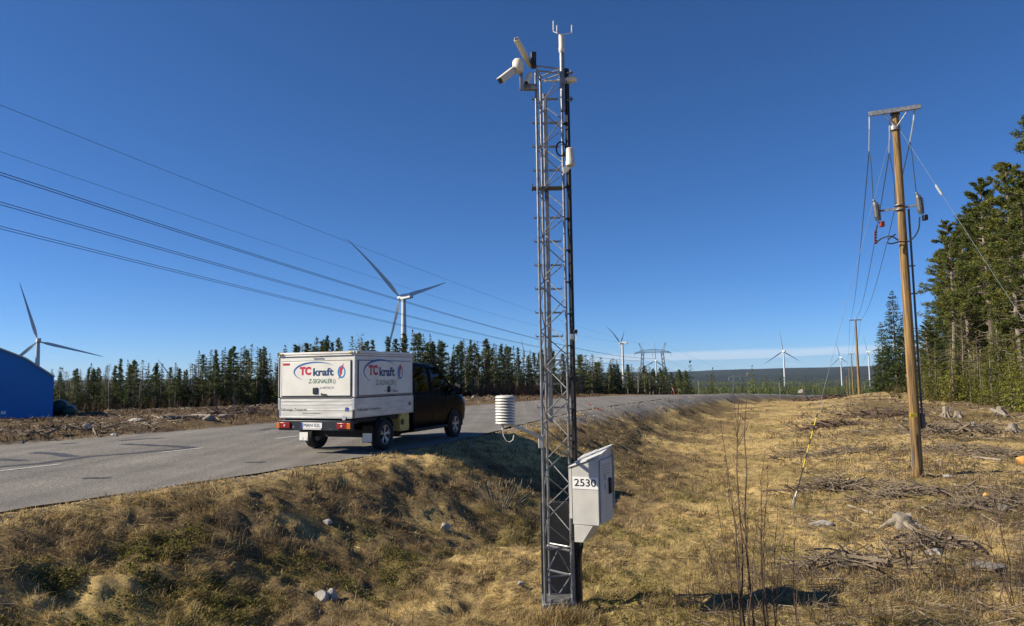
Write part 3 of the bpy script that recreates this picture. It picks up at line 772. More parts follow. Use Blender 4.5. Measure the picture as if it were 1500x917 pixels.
# -- forest on the right
near_pine = [proto('pine_tree', *make_pine(400 + i, 14, w, .15, 84, 15, 22, c_, base=b_, dead=46, crad=.52), 'bark') for i, (w, b_, c_) in enumerate([(2.6, .40, PINE_C + SUNNY_C[:2]), (2.4, .34, SUNNY_C + PINE_C), (2.8, .28, PINE_C + SUNNY_C)])]
near_sp = [proto('spruce_tree', *make_spruce(500 + i, 12, w, .20, 56, 12, 26, c_, base=b_, dead=30), 'bark') for i, (w, b_, c_) in enumerate([(1.8, .02, SPRUCE_C), (2.1, .05, SPRUCE_C[1:] + SUNNY_C), (1.6, .14, SUNNY_C + SPRUCE_C[2:])])]
near_bush = [proto('spruce_tree', *make_spruce(530 + i, 5, 1.5, .22, 22, 8, 13, SUNNY_C, base=.02, dead=10), 'bark') for i in range(2)]
near_dead = proto('dead_tree', *make_birch(560, 8, 2.0, 46, .9), 'bark', 'twig_grey')
near_spd = proto('spruce_tree', *make_spruce(555, 12, 2.7, .30, 46, 12, 24, SPRUCE_C, base=.02, dead=14), 'bark')
RIGHT = [  # photo column, top row, distance, tree, label
    (1306, 424, 76, near_spd, 'dark spruce standing farthest left in the right hand wood'),
    (1290, 470, 80, near_spd, 'smaller spruce on the outer left flank of the right hand wood'),
    (1322, 452, 70, near_spd, 'dark spruce hidden behind the wooden pole'),
    (1343, 470, 72, near_sp[1], 'spruce peeping out right of the wooden pole'),
    (1358, 440, 66, near_sp[2], 'slender yellowish spruce right of the wooden pole'),
    (1380, 322, 58, near_pine[0], 'wide loose pine with sky showing through its crown'),
    (1412, 330, 60, near_pine[2], 'pine crown behind the grey trunk at the right'),
    (1440, 262, 52, near_pine[0], 'tall pine with a bare grey trunk at the edge of the clearing'),
    (1400, 470, 55, near_sp[2], 'sunlit yellow green spruce below the loose pine'),
    (1425, 505, 57, near_bush[0], 'low bushy young spruce left of the grey trunk'),
    (1378, 535, 60, near_bush[1], 'low yellow green young spruce right of the wooden pole'),
    (1474, 232, 46, near_pine[1], 'dense tall pine crossed by the stay wire'),
    (1500, 262, 42, near_pine[2], 'big pine at the right edge of the photo'),
    (1512, 128, 40, near_pine[0], 'tallest pine reaching in from the right edge'),
    (1455, 430, 48, near_sp[1], 'broad green spruce under the tall pines'),
    (1482, 470, 45, near_sp[2], 'yellow green spruce in front of the right edge pines'),
    (1540, 330, 40, near_sp[1], 'tall spruce just past the right edge'),
    (1465, 540, 47, near_bush[0], 'small young spruce right of the grey trunk'),
    (1500, 545, 41, near_bush[1], 'small young spruce at the right edge by the stumps'),
    (1350, 545, 68, near_bush[0], 'small dark spruce at the foot of the wooden pole'),
    (1438, 300, 62, near_pine[1], 'pine deep in the wood behind the bare grey trunk'),
    (1490, 330, 60, near_pine[2], 'pine deep in the wood near the right edge'),
    (1330, 500, 86, near_sp[1], 'spruce behind the outer left flank of the wood'),
    (1530, 250, 52, near_pine[1], 'tall pine deep behind the right edge'),
    (1400, 380, 68, near_sp[0], 'dark spruce in the shade of the loose pine'),
    (1405, 455, 54, near_dead, 'bare dead tree with tangled grey branches left of the grey trunk'),
    (1428, 490, 53, near_dead, 'small bare dead tree at the wood edge by the grey trunk'),
    (1392, 500, 50, near_bush[0], 'bright yellow green young spruce in front of the dead trees'),
    (1418, 520, 49, near_bush[1], 'yellow green young spruce at the foot of the grey trunk'),
    (1448, 505, 46, near_bush[0], 'young spruce right beside the grey trunk'),
    (1478, 520, 42, near_bush[1], 'yellow green young spruce behind the fallen pale stem'),
    (1368, 505, 56, near_bush[0], 'young spruce standing left of the dead trees'),
    (1362, 500, 62, near_dead, 'bare grey sapling at the wood edge right of the pole')]
for px, ty, Y, P, lab in RIGHT:
    p = at(px, ty, Y); z0 = gz(p.x, p.y); base_h = {'pine_tree': 14, 'dead_tree': 8}.get(P[0], 12 if (P in near_sp or P is near_spd) else 5)
    plant_tree(P, (p.x, p.y, z0 - .1), (p.z - z0) / base_h, random.uniform(0, 6.28), lab, 'wood on the right')
for i in range(34):     # the wood goes on behind its edge
    px = 1352 + 178 * ((i * .618) % 1); Y = random.uniform(58, 96); lim = float(np.interp(px, [1352, 1375, 1410, 1440, 1475, 1530], [455, 350, 300, 285, 265, 230]))
    ty = lim + abs(random.gauss(0, 1)) * 75 + 8; P = random.choice([near_spd, near_sp[1], near_sp[0], near_pine[1], near_pine[2], near_pine[0]])
    p = at(px, ty, Y); z0 = gz(p.x, p.y)
    lab = ('spruce' if P[0] == 'spruce_tree' else 'pine') + ' filling the wood behind its right hand edge ' + ('by the wooden pole' if px < 1410 else ('behind the grey trunk' if px < 1460 else 'near the right border'))
    plant_tree(P, (p.x, p.y, z0 - .1), (p.z - z0) / (14 if P[0] == 'pine_tree' else 12), random.uniform(0, 6.28), lab, 'wood on the right', random.uniform(1.0, 1.35))
for i in range(22):
    px = 1345 + 165 * ((i * .618 + .3) % 1); Y = random.uniform(50, 66) - 12 * (px - 1345) / 165; p = at(px, random.uniform(488, 548), Y); z0 = gz(p.x, p.y)
    plant_tree(near_bush[i % 2], (p.x, p.y, z0 - .1), (p.z - z0) / 5, random.uniform(0, 6.28), 'yellow green young spruce in the thicket along the right hand wood edge', 'wood on the right', random.uniform(1.0, 1.4))
X = rng.uniform(28, 62, 260); Y = X / rng.uniform(.50, .74, 260)
k = (Y < 84) & (Y > 42); shrublets('wood_edge_undergrowth', X[k], Y[k], 1.1, [(.12, .115, .03), (.16, .15, .045), (.10, .07, .045), (.18, .14, .08)], 22)

# -- the far woods in the valley: one mass
rs = np.random.default_rng(77)
def mini(nseg, rs):
    V = []; T = []; lay = 5
    for k in range(lay):
        z0 = .08 + .84 * k / lay; z1 = min(1.0, z0 + .36); r = .20 * (1 - z0) ** .8 + .02; b_ = len(V)
        V.append((0, 0, z1))
        for j in range(nseg * 2):
            a = PI * j / nseg + k; q = r * (1.0 if j % 2 else .55) * rs.uniform(.8, 1.2); V.append((q * math.cos(a), q * math.sin(a), z0 - (.05 if j % 2 else 0)))
        for j in range(nseg * 2): T.append((b_, b_ + 1 + j, b_ + 1 + (j + 1) % (nseg * 2)))
    return np.array(V), np.array(T)
VV, TT, CC = [], [], []; base_i = 0
minis = []
for q in range(6):
    t_, l_ = make_spruce(700 + q, 1.0, .15 + .03 * (q % 3), .085, 13, 5, 2, [(1, 1, 1)], base=.06)
    v_ = np.concatenate(l_.V); minis.append((v_, np.arange(len(v_)).reshape(-1, 3)))
minis2 = [mini(3, rs) for _ in range(4)]
for n_, r0, r1, th0, th1, ms in ((150, 190, 420, .20, .60, minis), (1700, 420, 1300, .0, .62, minis), (9000, 1200, 5200, .10, .60, minis2)):
    t = rs.uniform(th0, th1, n_); r = np.sqrt(rs.uniform(r0 ** 2, r1 ** 2, n_)) if r1 < 1400 else r0 * (r1 / r0) ** rs.uniform(0, 1, n_)
    X, Y = r * np.sin(t), r * np.cos(t)
    e = (X - Xn(Y)) * .9
    k = (fbm(X, Y, 1 / 140., 3, 61) > .40) & ~((e > -12) & (e < 4) & (Y < 420)) & ~((r < 420) & (e > 4) & (e < 26))
    X, Y = X[k], Y[k]; Z = zt(X, Y)
    h = rs.uniform(6, 11.5, len(X)) * (1 if r1 < 1400 else 1.0)
    if r1 < 430: h *= rs.uniform(.45, .95, len(X))
    for i in range(len(X)):
        v, tr_ = ms[i % len(ms)]; a = rs.uniform(0, 6.28); ca, sa = math.cos(a), math.sin(a); w = h[i] * rs.uniform(.75, 1.2)
        V = np.stack([(v[:, 0] * ca - v[:, 1] * sa) * w + X[i], (v[:, 0] * sa + v[:, 1] * ca) * w + Y[i], v[:, 2] * h[i] + Z[i] - .2], -1)
        VV.append(V); TT.append(tr_ + base_i); base_i += len(v)
        c = np.array(SPRUCE_C + PINE_C[:3])[rs.integers(0, 7)] * rs.uniform(.8, 1.25); CC.append(np.repeat(c[None], len(v), 0))
fm = np_mesh('far_forest', np.concatenate(VV), np.concatenate(TT)); add_col(fm, np.concatenate(CC))
tag(link('far_forest', fm, M['foliage']), kind='stuff')
# ------------------------------------------------------------------ blue hall and tanks on the far left
Yh = 45.0; pc = at(77, 612, Yh); HROT = .60
hn = Vector((-math.sin(HROT), math.cos(HROT), 0)); hu = Vector((math.cos(HROT), math.sin(HROT), 0))
def hp(px, py):
    """point of the gable plane seen at a photo position, as (along the gable, height)"""
    d = ray(px, py); t = (pc - EYE).dot(hn) / d.dot(hn); q = EYE + d * t - pc
    return (q.dot(hu), q.z)
e0, e1, e2 = hp(77, 553), hp(37, 526), hp(-60, 489)
xm = e2[0]
prof = [(0, -.4), (0, e0[1]), e1, e2, (2 * xm - e1[0], e1[1]), (2 * xm, e0[1]), (2 * xm, -.4)]
hall = empty('storage_hall', pc, HROT, 'bright blue storage hall with a low cranked gable at the left edge', 'hall')
MB().prism(prof, 0, 22).build('wall', M['blue_sheet'], hall)
rb = MB(); top = prof[1:6]
for (a, b_) in zip(top[:-1], top[1:]):
    d = Vector((b_[0] - a[0], b_[1] - a[1])).normalized(); n = Vector((-d.y, d.x)); n = n if n.y > 0 else -n
    rb.prism([(a[0] + n.x * .01, a[1] + n.y * .01), (b_[0] + n.x * .01, b_[1] + n.y * .01), (b_[0] + n.x * .10, b_[1] + n.y * .10), (a[0] + n.x * .10, a[1] + n.y * .10)], -.15, 22.1)
rb.build('roof', M['cab_trim'], hall)
a, b_ = hp(1, 607), hp(9, 602)
MB().box(a[0], b_[0], -.03, -.003, a[1], b_[1]).build('plate', M['plate_white'], hall)
gb = MB()
for i in range(1, 26): gb.box(2 * xm * i / 26, 2 * xm * i / 26 + .03, -.012, -.002, .0, e0[1] - .1)
gb.build('panel_seam', M['blue_sheet'], hall)
for px, w, py, lab, Y in ((86, 11, 600, 'dark green round tank end beside the blue hall', 47), (101, 8, 601, 'smaller dark green tank with a pale top right of the larger tank', 46)):
    p = at(px, py, Y); z0 = gz(p.x, p.y); r = w * Y / F_PX
    t = empty('storage_tank', (p.x, p.y, z0), .5, lab, 'tank')
    MB().lathe([(0, -.05), (r * .6, -.04), (r * .95, .06), (r, .16), (r, 2.2), (0, 2.3)], (0, 0, r + .1), 'y', 24).build('shell', M['green_tank'], t, True)
    MB().box(-r * .7, r * .7, .3, .5, -.2, .35).box(-r * .7, r * .7, 1.7, 1.9, -.2, .35).build('cradle', M['galv_dark'], t)
    if w < 10: MB().lathe([(r * 1.01, .9), (r * 1.01, 2.25)], (0, .02, r + .12), 'y', 24).build('cover', M['rock'], t, True)

# ------------------------------------------------------------------ wind turbines
def turbine(px, py, D, R_px, ang, psi, label, base_z=None):
    hub = at(px, py, D * math.cos(math.atan((px - CX) / F_PX)))
    R = R_px * hub.y / F_PX * .995
    bear = math.atan2(hub.x, hub.y) - psi
    a = Vector((math.sin(bear), math.cos(bear), 0)); hdir = Vector((a.y, -a.x, 0))
    zb = gz(hub.x, hub.y); r_ = R
    tx, ty = hub.x - a.x * r_ * .07, hub.y - a.y * r_ * .07
    o = empty('wind_turbine', (tx, ty, zb), 0, label, 'wind turbine', 'wind turbines around the road')
    H = hub.z - zb
    def loc(v): return Vector(v) - Vector((tx, ty, zb))
    MB().lathe([(r_ * .042, -1), (r_ * .040, H * .4), (r_ * .027, H - r_ * .03)], (0, 0, 0), 'z', 20).build('tower', M['turbine'], o, True)
    nb = MB(); hl = loc(hub)
    def npt(u, v, w): return hl + a * u * r_ + hdir * v * r_ + Vector((0, 0, w * r_))
    nb.hexa([npt(-.035, -.032, -.032), npt(-.035, .032, -.032), npt(-.22, .030, -.022), npt(-.22, -.030, -.022), npt(-.035, -.032, .036), npt(-.035, .032, .036), npt(-.22, .028, .042), npt(-.22, -.028, .042)])
    nb.build('nacelle', M['turbine'], o, bevel=r_ * .008)
    hb = MB(); hb.tube([npt(-.033, 0, 0), npt(-.02, 0, 0), npt(.01, 0, 0), npt(.035, 0, 0), npt(.045, 0, 0)], [r_ * .03, r_ * .034, r_ * .032, r_ * .018, r_ * .004], 14); hb.build('hub', M['turbine'], o, True)
    for k in range(3):
        al = math.radians(ang + 120 * k); rad = hdir * math.cos(al) + Vector((0, 0, math.sin(al))); tan = hdir * -math.sin(al) + Vector((0, 0, math.cos(al)))
        vs = []; fs = []; st = [(.02, .022, .95, 0), (.07, .022, .9, .0), (.13, .040, .42, .0), (.22, .046, .26, .0), (.4, .036, .2, .006), (.6, .026, .18, .02), (.8, .017, .17, .05), (.93, .010, .16, .08), (1.0, .003, .3, .10)]
        for (s_, c_, th_, bd) in st:
            q = hl + rad * s_ * r_ + a * (bd + .045 * s_) * r_
            tw = math.radians(16 * (1 - s_)); ch = (tan * math.cos(tw) + a * math.sin(tw)) * r_; nn = (a * math.cos(tw) - tan * math.sin(tw)) * r_
            for u, v in ((.55, 0), (.30, .5), (-.15, .42), (-.6, 0), (-.15, -.42), (.30, -.5)): vs.append(q + ch * u * c_ + nn * v * c_ * th_)
        for i in range(len(st) - 1):
            for j in range(6): fs.append((i * 6 + j, i * 6 + (j + 1) % 6, i * 6 + 6 + (j + 1) % 6, i * 6 + 6 + j))
        fs += [tuple(range(6)), tuple(range(len(vs) - 6, len(vs)))]
        MB().add(vs, fs).build('blade', M['turbine'], o, True)
R_ = math.radians
turbine(586, 436, 563, 117, 137, R_(41), 'largest white wind turbine seen obliquely above the van')
turbine(55.5, 500, 700, 91, 106, R_(4), 'white wind turbine rising behind the blue hall')
turbine(908.5, 503, 1320, 49, 31, R_(72), 'edge-on wind turbine standing in the trees right of the mast')
turbine(960, 528.5, 1900, 29, 88, R_(22), 'small wind turbine seen through the legs of the big pylon')
turbine(1146.4, 514.6, 1934, 33.5, 93, R_(30), 'white wind turbine with one blade straight up over the open valley')
turbine(1230, 523.7, 2490, 24, 97, R_(50), 'smallest distant wind turbine left of the utility poles')
turbine(1270, 515.5, 2200, 26, 102, R_(78), 'distant edge-on wind turbine beside the dark spruces')
turbine(314, 541, 1700, 38, 46, R_(6), 'wind turbine mostly hidden in the wood left of the van')
turbine(769, 527, 1960, 33, 97, R_(25), 'wind turbine hidden by trees just left of the mast')
turbine(259, 563, 1500, 46, 125, R_(10), 'wind turbine showing only a blade tip over the left wood')
turbine(700, 548, 1900, 34, 135, R_(15), 'wind turbine showing only a blade between trees right of the van')

# ------------------------------------------------------------------ lattice power line pylons
def pylon(px, Y, arm_py, arm_w_px, peak_py, base_z, label):
    c = at(px, arm_py, Y); k = Y / F_PX; W = arm_w_px * k; zb = gz(c.x, c.y)
    o = empty('power_pylon', (c.x, c.y, zb), -.33, label, 'pylon', 'lattice pylons of the power line')
    Ha = c.z - zb; hp = (arm_py - peak_py) * k
    xi = W * .26; xo = W * .38; wl_ = W * .035; t = W * .0065
    def leg(s):
        m = MB()
        for dx, dy in ((-1, -1), (1, -1), (1, 1), (-1, 1)):
            m.tube([(s * xo + dx * wl_, dy * wl_, -.5), (s * xi + dx * wl_ * .9, dy * wl_ * .9, Ha)], t, 4)
        N_ = 11
        for i in range(N_):
            u0, u1 = i / N_, (i + 1) / N_
            def P(u, dx, dy): x = s * (xo + (xi - xo) * u); return (x + dx * wl_ * .95, dy * wl_ * .95, Ha * u)
            for (a, b_) in (((-1, -1), (1, -1)), ((1, 1), (-1, 1)), ((-1, 1), (-1, -1)), ((1, -1), (1, 1))):
                m.tube([P(u0, *a), P(u1, *b_)], t * .6, 3); m.tube([P(u0, *b_), P(u1, *a)], t * .6, 3)
        return m
    for s in (-1, 1):
        leg(s).build('leg', M['galv'], o)
        m = MB(); px_ = s * (xi + W * .09)
        for dx in (-1, 1): m.tube([(s * xi + dx * wl_, 0, Ha), (px_ + dx * wl_ * .2, 0, Ha + hp)], t * .8, 4)
        for i in range(4):
            u0, u1 = i / 4, (i + 1) / 4
            m.tube([(s * xi + (px_ - s * xi) * u0 - wl_ * (1 - u0 * .8), 0, Ha + hp * u0), (s * xi + (px_ - s * xi) * u1 + wl_ * (1 - u1 * .8), 0, Ha + hp * u1)], t * .6, 3)
        m.tube([(px_ - W * .03, 0, Ha + hp), (px_ + W * .03, 0, Ha + hp)], t, 4)
        m.build('peak', M['galv'], o)
    m = MB(); hh = W * .06
    for dy in (-1, 1):
        m.tube([(-W / 2, dy * wl_ * .3, Ha - hh * .4), (-xi, dy * wl_, Ha), (xi, dy * wl_, Ha), (W / 2, dy * wl_ * .3, Ha - hh * .4)], t, 4)
        m.tube([(-W / 2, dy * wl_ * .3, Ha - hh * .4), (-xi, dy * wl_, Ha + hh), (0, dy * wl_, Ha + hh * 1.25), (xi, dy * wl_, Ha + hh), (W / 2, dy * wl_ * .3, Ha - hh * .4)], t, 4)
        for i in range(16):
            x0 = -W * .45 + W * .9 * i / 16; x1 = x0 + W * .9 / 16
            m.tube([(x0, dy * wl_, Ha - (.02 if abs(x0) < xi else 0)), ((x0 + x1) / 2, dy * wl_, Ha + hh * (1.1 - 1.1 * abs(x0 + x1) / W * .8)), (x1, dy * wl_, Ha)], t * .55, 3)
    m.build('crossarm', M['galv'], o)
    for x in (-W * .49, 0, W * .49):
        MB().tube([(x, 0, Ha - hh * .4), (x, 0, Ha - W * .14)], W * .007, 5).build('insulator', M['porcelain'], o)
    return o, Ha, zb
pylon(955.7, 380, 516, 54, 503, 0, 'big grey lattice portal pylon standing in the trees by the road crest')
pylon(1084, 590, 552, 33, 545, 0, 'smaller far lattice portal pylon seen behind the bare saplings')

def fit_wire(pts_px, d, nrm, dirv, r, label, group, s_end, name='power_line', mat='wire', extra=-70, cat='cable', nseg=48):
    """a hanging wire in the vertical plane nrm.p = d; its height follows a parabola through the sighted points"""
    ss_, zz = [], []
    for px, py in pts_px:
        q = ray(px, py); den = q.x * nrm[0] + q.y * nrm[1]; t = d / den
        ss_.append(q.x * t * dirv[0] + q.y * t * dirv[1]); zz.append(1.6 + q.z * t)
    co = np.polyfit(ss_, zz, 2)
    s = np.linspace(extra, s_end if s_end else max(ss_), nseg)
    pts = [(d * nrm[0] + a * dirv[0], d * nrm[1] + a * dirv[1], float(np.polyval(co, a))) for a in s]
    o = MB().tube(pts, r, 5).build(name, M[mat])
    return tag(o, label, cat, group)
dirv = (.320, .9474); nrm = (.9474, -.320)
for pts, d, lab in (([(0, 252), (400, 384), (577, 438), (780, 494), (938, 524.5)], -51.5, 'upper'), ([(0, 295), (400, 412.5), (780, 506), (955, 528)], -60, 'middle'), ([(0, 330), (400, 435), (780, 516), (976, 531.5)], -68.5, 'lowest')):
    for dd, z, l2 in ((-.35, -2.0, 'top'), (.25, 2.0, 'bottom')):
        fit_wire([(x, y + z * (1 - x / 1000.)) for x, y in pts], d + dd, nrm, dirv, .032, '%s strand of the %s twin power cable sweeping down to the big pylon' % (l2, lab), 'power cables overhead', 385)
fit_wire([(0, 152), (500, 351), (643, 407), (780, 454), (936, 503)], -53.5, nrm, dirv, .018, 'highest thin earth wire crossing the sky at the upper left', 'power cables overhead', 385)
fit_wire([(0, 221), (400, 359), (628, 431), (780, 475.5), (971, 502)], -66, nrm, dirv, .018, 'second thin earth wire between the highest wire and the twin cables', 'power cables overhead', 385)
# onward spans to the second pylon
def span(p0, p1, sag, r, name, mat, label, cat='cable', group=None, n=16):
    p0, p1 = Vector(p0), Vector(p1)
    pts = [p0.lerp(p1, t) - Vector((0, 0, sag * 4 * t * (1 - t))) for t in np.linspace(0, 1, n)]
    return tag(MB().tube(pts, r, 5).build(name, M[mat]), label, cat, group)
for (a, b_, l) in (((938, 524.5), (1069, 556), 'left'), ((955, 528), (1084, 557), 'middle'), ((976, 526), (1099, 556), 'right'), ((971, 503), (1094, 545.5), 'thin upper')):
    span(at(*a, 380), at(*b_, 590), 5 if l != 'thin upper' else 3, .03, 'power_line', 'wire', '%s wire running on from the big pylon to the far pylon' % l, 'cable', 'power cables beyond the big pylon')

# ------------------------------------------------------------------ wooden poles on the right
PB = ground(1345, 699); PB = Vector((PB.x, PB.y, PB.z))
Yp = PB.y
ptop = at(1311, 166, Yp); Hp = ptop.z - PB.z
pole = empty('utility_pole', PB, 0, 'tall brown wooden power pole with steel crossarm and cable terminations', 'pole', 'wooden power poles on the right')
lx = ptop.x - PB.x
MB().tube([(0, 0, -.5), (0, 0, 1.5), (lx * .5, 0, Hp * .5), (lx, 0, Hp)], [.124, .12, .103, .084], 18).build('pole_shaft', M['wood'], pole, True)
def pl(px, py, dy=0.0): return at(px, py, Yp + dy) - PB
MB().lathe([(.11, -.06), (.115, 0), (.05, .05), (0, .06)], (lx, 0, Hp + .015), 'z', 14).build('pole_cap', M['black'], pole, True)
aL, aR = pl(1273, 170, .28), pl(1349, 158.5, -.28)
ad_ = (aR - aL).normalized(); an = Vector((-ad_.y, ad_.x, 0)).normalized()
def beam(mb, a, b_, w, h):
    d = (b_ - a).normalized(); s_ = d.cross(Vector((0, 0, 1))).normalized(); u = s_.cross(d)
    return mb.hexa([a - s_ * w - u * h, b_ - s_ * w - u * h, b_ + s_ * w - u * h, a + s_ * w - u * h, a - s_ * w + u * h, b_ - s_ * w + u * h, b_ + s_ * w + u * h, a + s_ * w + u * h])
cb = MB(); off = an * -.15
beam(cb, aL + off, aR + off, .035, .055); cb.build('crossarm', M['galv'], pole, bevel=.006)
bb = MB(); mid = pl(1310, 188) + Vector((0, -.12, 0))
for q in (aL.lerp(aR, .25), aL.lerp(aR, .78)): bb.tube([q + off, mid], .014, 6)
bb.lathe([(.125, -.05), (.125, .05)], pl(1311, 188), 'z', 16); bb.build('arm_brace', M['galv'], pole)
ins_b = []
for px, y0, y1, dy in ((1274, 178, 222, .28), (1303.5, 182, 224, .10), (1340, 166, 208, -.28)):
    a, b_ = pl(px, y0, dy), pl(px - (7 if px == 1340 else 1), y1, dy + .1)
    m = MB(); m.tube([a + Vector((0, 0, .13)), a.lerp(b_, .25)], .018, 6)
    for i in range(12):
        u = .25 + .75 * i / 12; q = a.lerp(b_, u); q2 = a.lerp(b_, u + .04); m.tube([q, q2], [.027, .010], 8)
    m.tube([a.lerp(b_, .25), b_], .010, 6)
    m.build('insulator', M['porcelain'], pole); ins_b.append(b_)
# lower bracket with two cable terminations
m = MB(); beam(m, pl(1288, 309.5, .25), pl(1350, 299.5, -.22), .02, .025); m.lathe([(.128, -.07), (.128, -.045)], pl(1318, 304), 'z', 16); m.lathe([(.128, .045), (.128, .07)], pl(1318, 304), 'z', 16); m.build('bracket', M['galv'], pole)
for px, py, dy, cap in ((1285, 312, .25, 'rust'), (1348, 302, -.22, 'black')):
    c = pl(px, py, dy); m = MB()
    m.tube([c + Vector((-.06, 0, .30)), c + Vector((-.03, 0, .22)), c + Vector((.0, 0, -.1)), c + Vector((.03, 0, -.20))], [.03, .075, .08, .06], 10)
    for i in range(6): m.tube([c + Vector((-.03, -.08, .18 - i * .05)), c + Vector((.05, -.08, .17 - i * .05))], .012, 6)
    f_ = m.build('surge_arrester', M['galv_dark'], pole)
    MB().box(c.x + .05, c.x + .15, c.y - .06, c.y + .06, c.z - .36, c.z - .22).build('terminal_cap', M[cap], f_, bevel=.012)
    MB().tube([c + Vector((-.07, 0, .30)), c + Vector((-.06, .02, .34))], .035, 8).build('clamp', M['galv'], f_)
# jumpers between insulators and terminations, looping cable below
def droop(pts, r, name, mat, parent):
    P = [Vector(p) for p in pts]; out = []
    for i in range(len(P) - 1):
        p0, p1, p2, p3 = P[max(i - 1, 0)], P[i], P[i + 1], P[min(i + 2, len(P) - 1)]
        for k in range(6):
            t = k / 6; out.append(.5 * ((2 * p1) + (p2 - p0) * t + (2 * p0 - 5 * p1 + 4 * p2 - p3) * t * t + (3 * p1 - p0 - 3 * p2 + p3) * t ** 3))
    out.append(P[-1]); return MB().tube(out, r, 6).build(name, M[mat], parent, True)
droop([ins_b[0], pl(1276, 240, .27), pl(1279, 292, .25)], .011, 'jumper_cable', 'jacket', pole)
droop([ins_b[2], pl(1337, 235, -.25), pl(1342, 283, -.22)], .011, 'jumper_cable', 'jacket', pole)
droop([ins_b[1], pl(1309, 260, .2), pl(1311, 300, .17)], .011, 'jumper_cable', 'jacket', pole)
for i in (0, 1, 2):
    pass
droop([pl(1285, 330, .25), pl(1282, 345, .24), pl(1283, 355, .2), pl(1292, 349, .05), pl(1305, 346, -.14), pl(1316, 352, -.16)], .017, 'cable_tail', 'cable', pole)
droop([pl(1347, 318, -.22), pl(1346, 334, -.24), pl(1340, 346, -.22), pl(1330, 354, -.17), pl(1318, 354, -.16), pl(1306, 357, -.15), pl(1300, 355, -.13), pl(1302, 350, -.13), pl(1312, 343, -.15)], .017, 'cable_tail', 'cable', pole)
mm_ = MB()
for i in range(5): q = pl(1282.5, 340 + i * 4, .25); mm_.tube([q - Vector((.035, 0, -.006)), q + Vector((.035, 0, -.006))], .022, 6)
mm_.build('rain_shed', M['rust'], pole)
# grey cable duct on the right flank with clamps and a box
q0, q1 = pl(1331, 306, -.05), pl(1352, 628, -.02)
MB().tube([q0, q0.lerp(q1, .5), q1], .026, 8).build('cable_duct', M['galv_dark'], pole, True)
m = MB()
for py in (391, 432, 577, 582, 587, 592, 600): 
    u = (py - 306) / 322; q = q0.lerp(q1, u); m.box(q.x - .07, q.x + .06, q.y - .04, q.y + .04, q.z - .012, q.z + .012)
m.build('duct_clamp', M['galv_dark'], pole)
q = pl(1351, 614, -.02); MB().box(q.x - .045, q.x + .05, q.y - .05, q.y + .05, q.z - .22, q.z + .14).build('junction_box', M['galv_dark'], pole, bevel=.01)
q = pl(1338, 608, -.15); MB().box(q.x - .085, q.x + .085, q.y - .015, q.y + .01, q.z - .045, q.z + .045).build('tag_plate', M['yellow'], pole, bevel=.006)
q0, q1 = pl(1334, 630, -.14), pl(1338.5, 702, -.15); MB().tube([q0, q1], .012, 6).build('earth_conduit', M['galv'], pole)
# stay wires
A = ground(1160, 748)
gw = empty('guy_wire', A, 0, 'thin steel stay with a yellow and black marked lower end left of the wooden pole', 'guy wire')
tp = PB + pl(1307, 190) - A; tp = Vector(tp)
dirg = tp.normalized()
MB().tube([dirg * 2.0, tp], .004, 5).build('wire', M['wire_bright'], gw)
L0, L1 = .75, 2.75
for nm, mt, par in (('marker_sleeve', 'black', 0), ('marker_band', 'yellow', 1)):
    if par == 0: sl = MB().tube([dirg * .35, dirg * 2.2], .012, 8).build(nm, M[mt], gw)
    else:
        for u in (.95, 1.28, 1.6, 1.92): MB().tube([dirg * u, dirg * (u + .19)], .0135, 8).build(nm, M[mt], sl)
m = MB().tube([Vector((0, 0, -.2)), dirg * .35], .012, 6)
m.tube([dirg * .12 + Vector((-.03, 0, 0)), dirg * .36 + Vector((-.02, 0, 0))], .008, 6); m.tube([dirg * .30, dirg * .42], .018, 6); m.build('anchor_rod', M['galv'], gw)
w0 = PB + pl(1318, 190, -.1); w2 = at(1500, 470, Yp - 1.5); w3 = w0 + (w2 - w0) * 1.9
sw = empty('guy_wire', w0, 0, 'pale steel stay running from the pole top down to the right edge', 'guy wire')
dv = w3 - w0; dn = dv.normalized(); ui = (at(1378, 277, Yp - .6) - w0).length
MB().tube([Vector((0, 0, 0)), dv], .005, 5).build('wire', M['wire_bright'], sw)
MB().tube([dn * (ui - .16), dn * (ui - .12), dn * (ui + .12), dn * (ui + .16)], [.012, .03, .03, .012], 8).build('insulator', M['porcelain'], sw)
# further poles of the same line
far_poles = []
for px, py0, py1, Y, lab in ((1253, 575, 468, 87, 'second wooden power pole, in the middle distance left of the dark spruce'), (1247, 577, 518, 163, 'third wooden power pole just left of the second'), (1243.5, 577, 541, 240, 'small fourth wooden power pole down the line'), (1240, 577, 552, 320, 'tiny farthest wooden power pole down the line')):
    t_ = at(px, py1, Y); z0 = gz(t_.x, t_.y); h = t_.z - z0
    o = empty('utility_pole', (t_.x, t_.y, z0), -.42, lab, 'pole', 'wooden power poles on the right')
    MB().tube([(0, 0, -.3), (0, 0, h)], [.17, .11], 10).build('pole_shaft', M['wood'], o, True)
    m = MB().box(-.65, .65, -.05, .05, h - .12, h); m.build('crossarm', M['galv_dark'], o)
    for x in (-.6, 0, .6): MB().lathe([(.03, 0), (.05, .1), (.05, .16), (.02, .24)], (x, 0, h), 'z', 8).build('insulator', M['porcelain'], o)
    far_poles.append((Vector((t_.x, t_.y, z0 + h)), o))
cdir = Vector((math.cos(-.42), math.sin(-.42), 0))
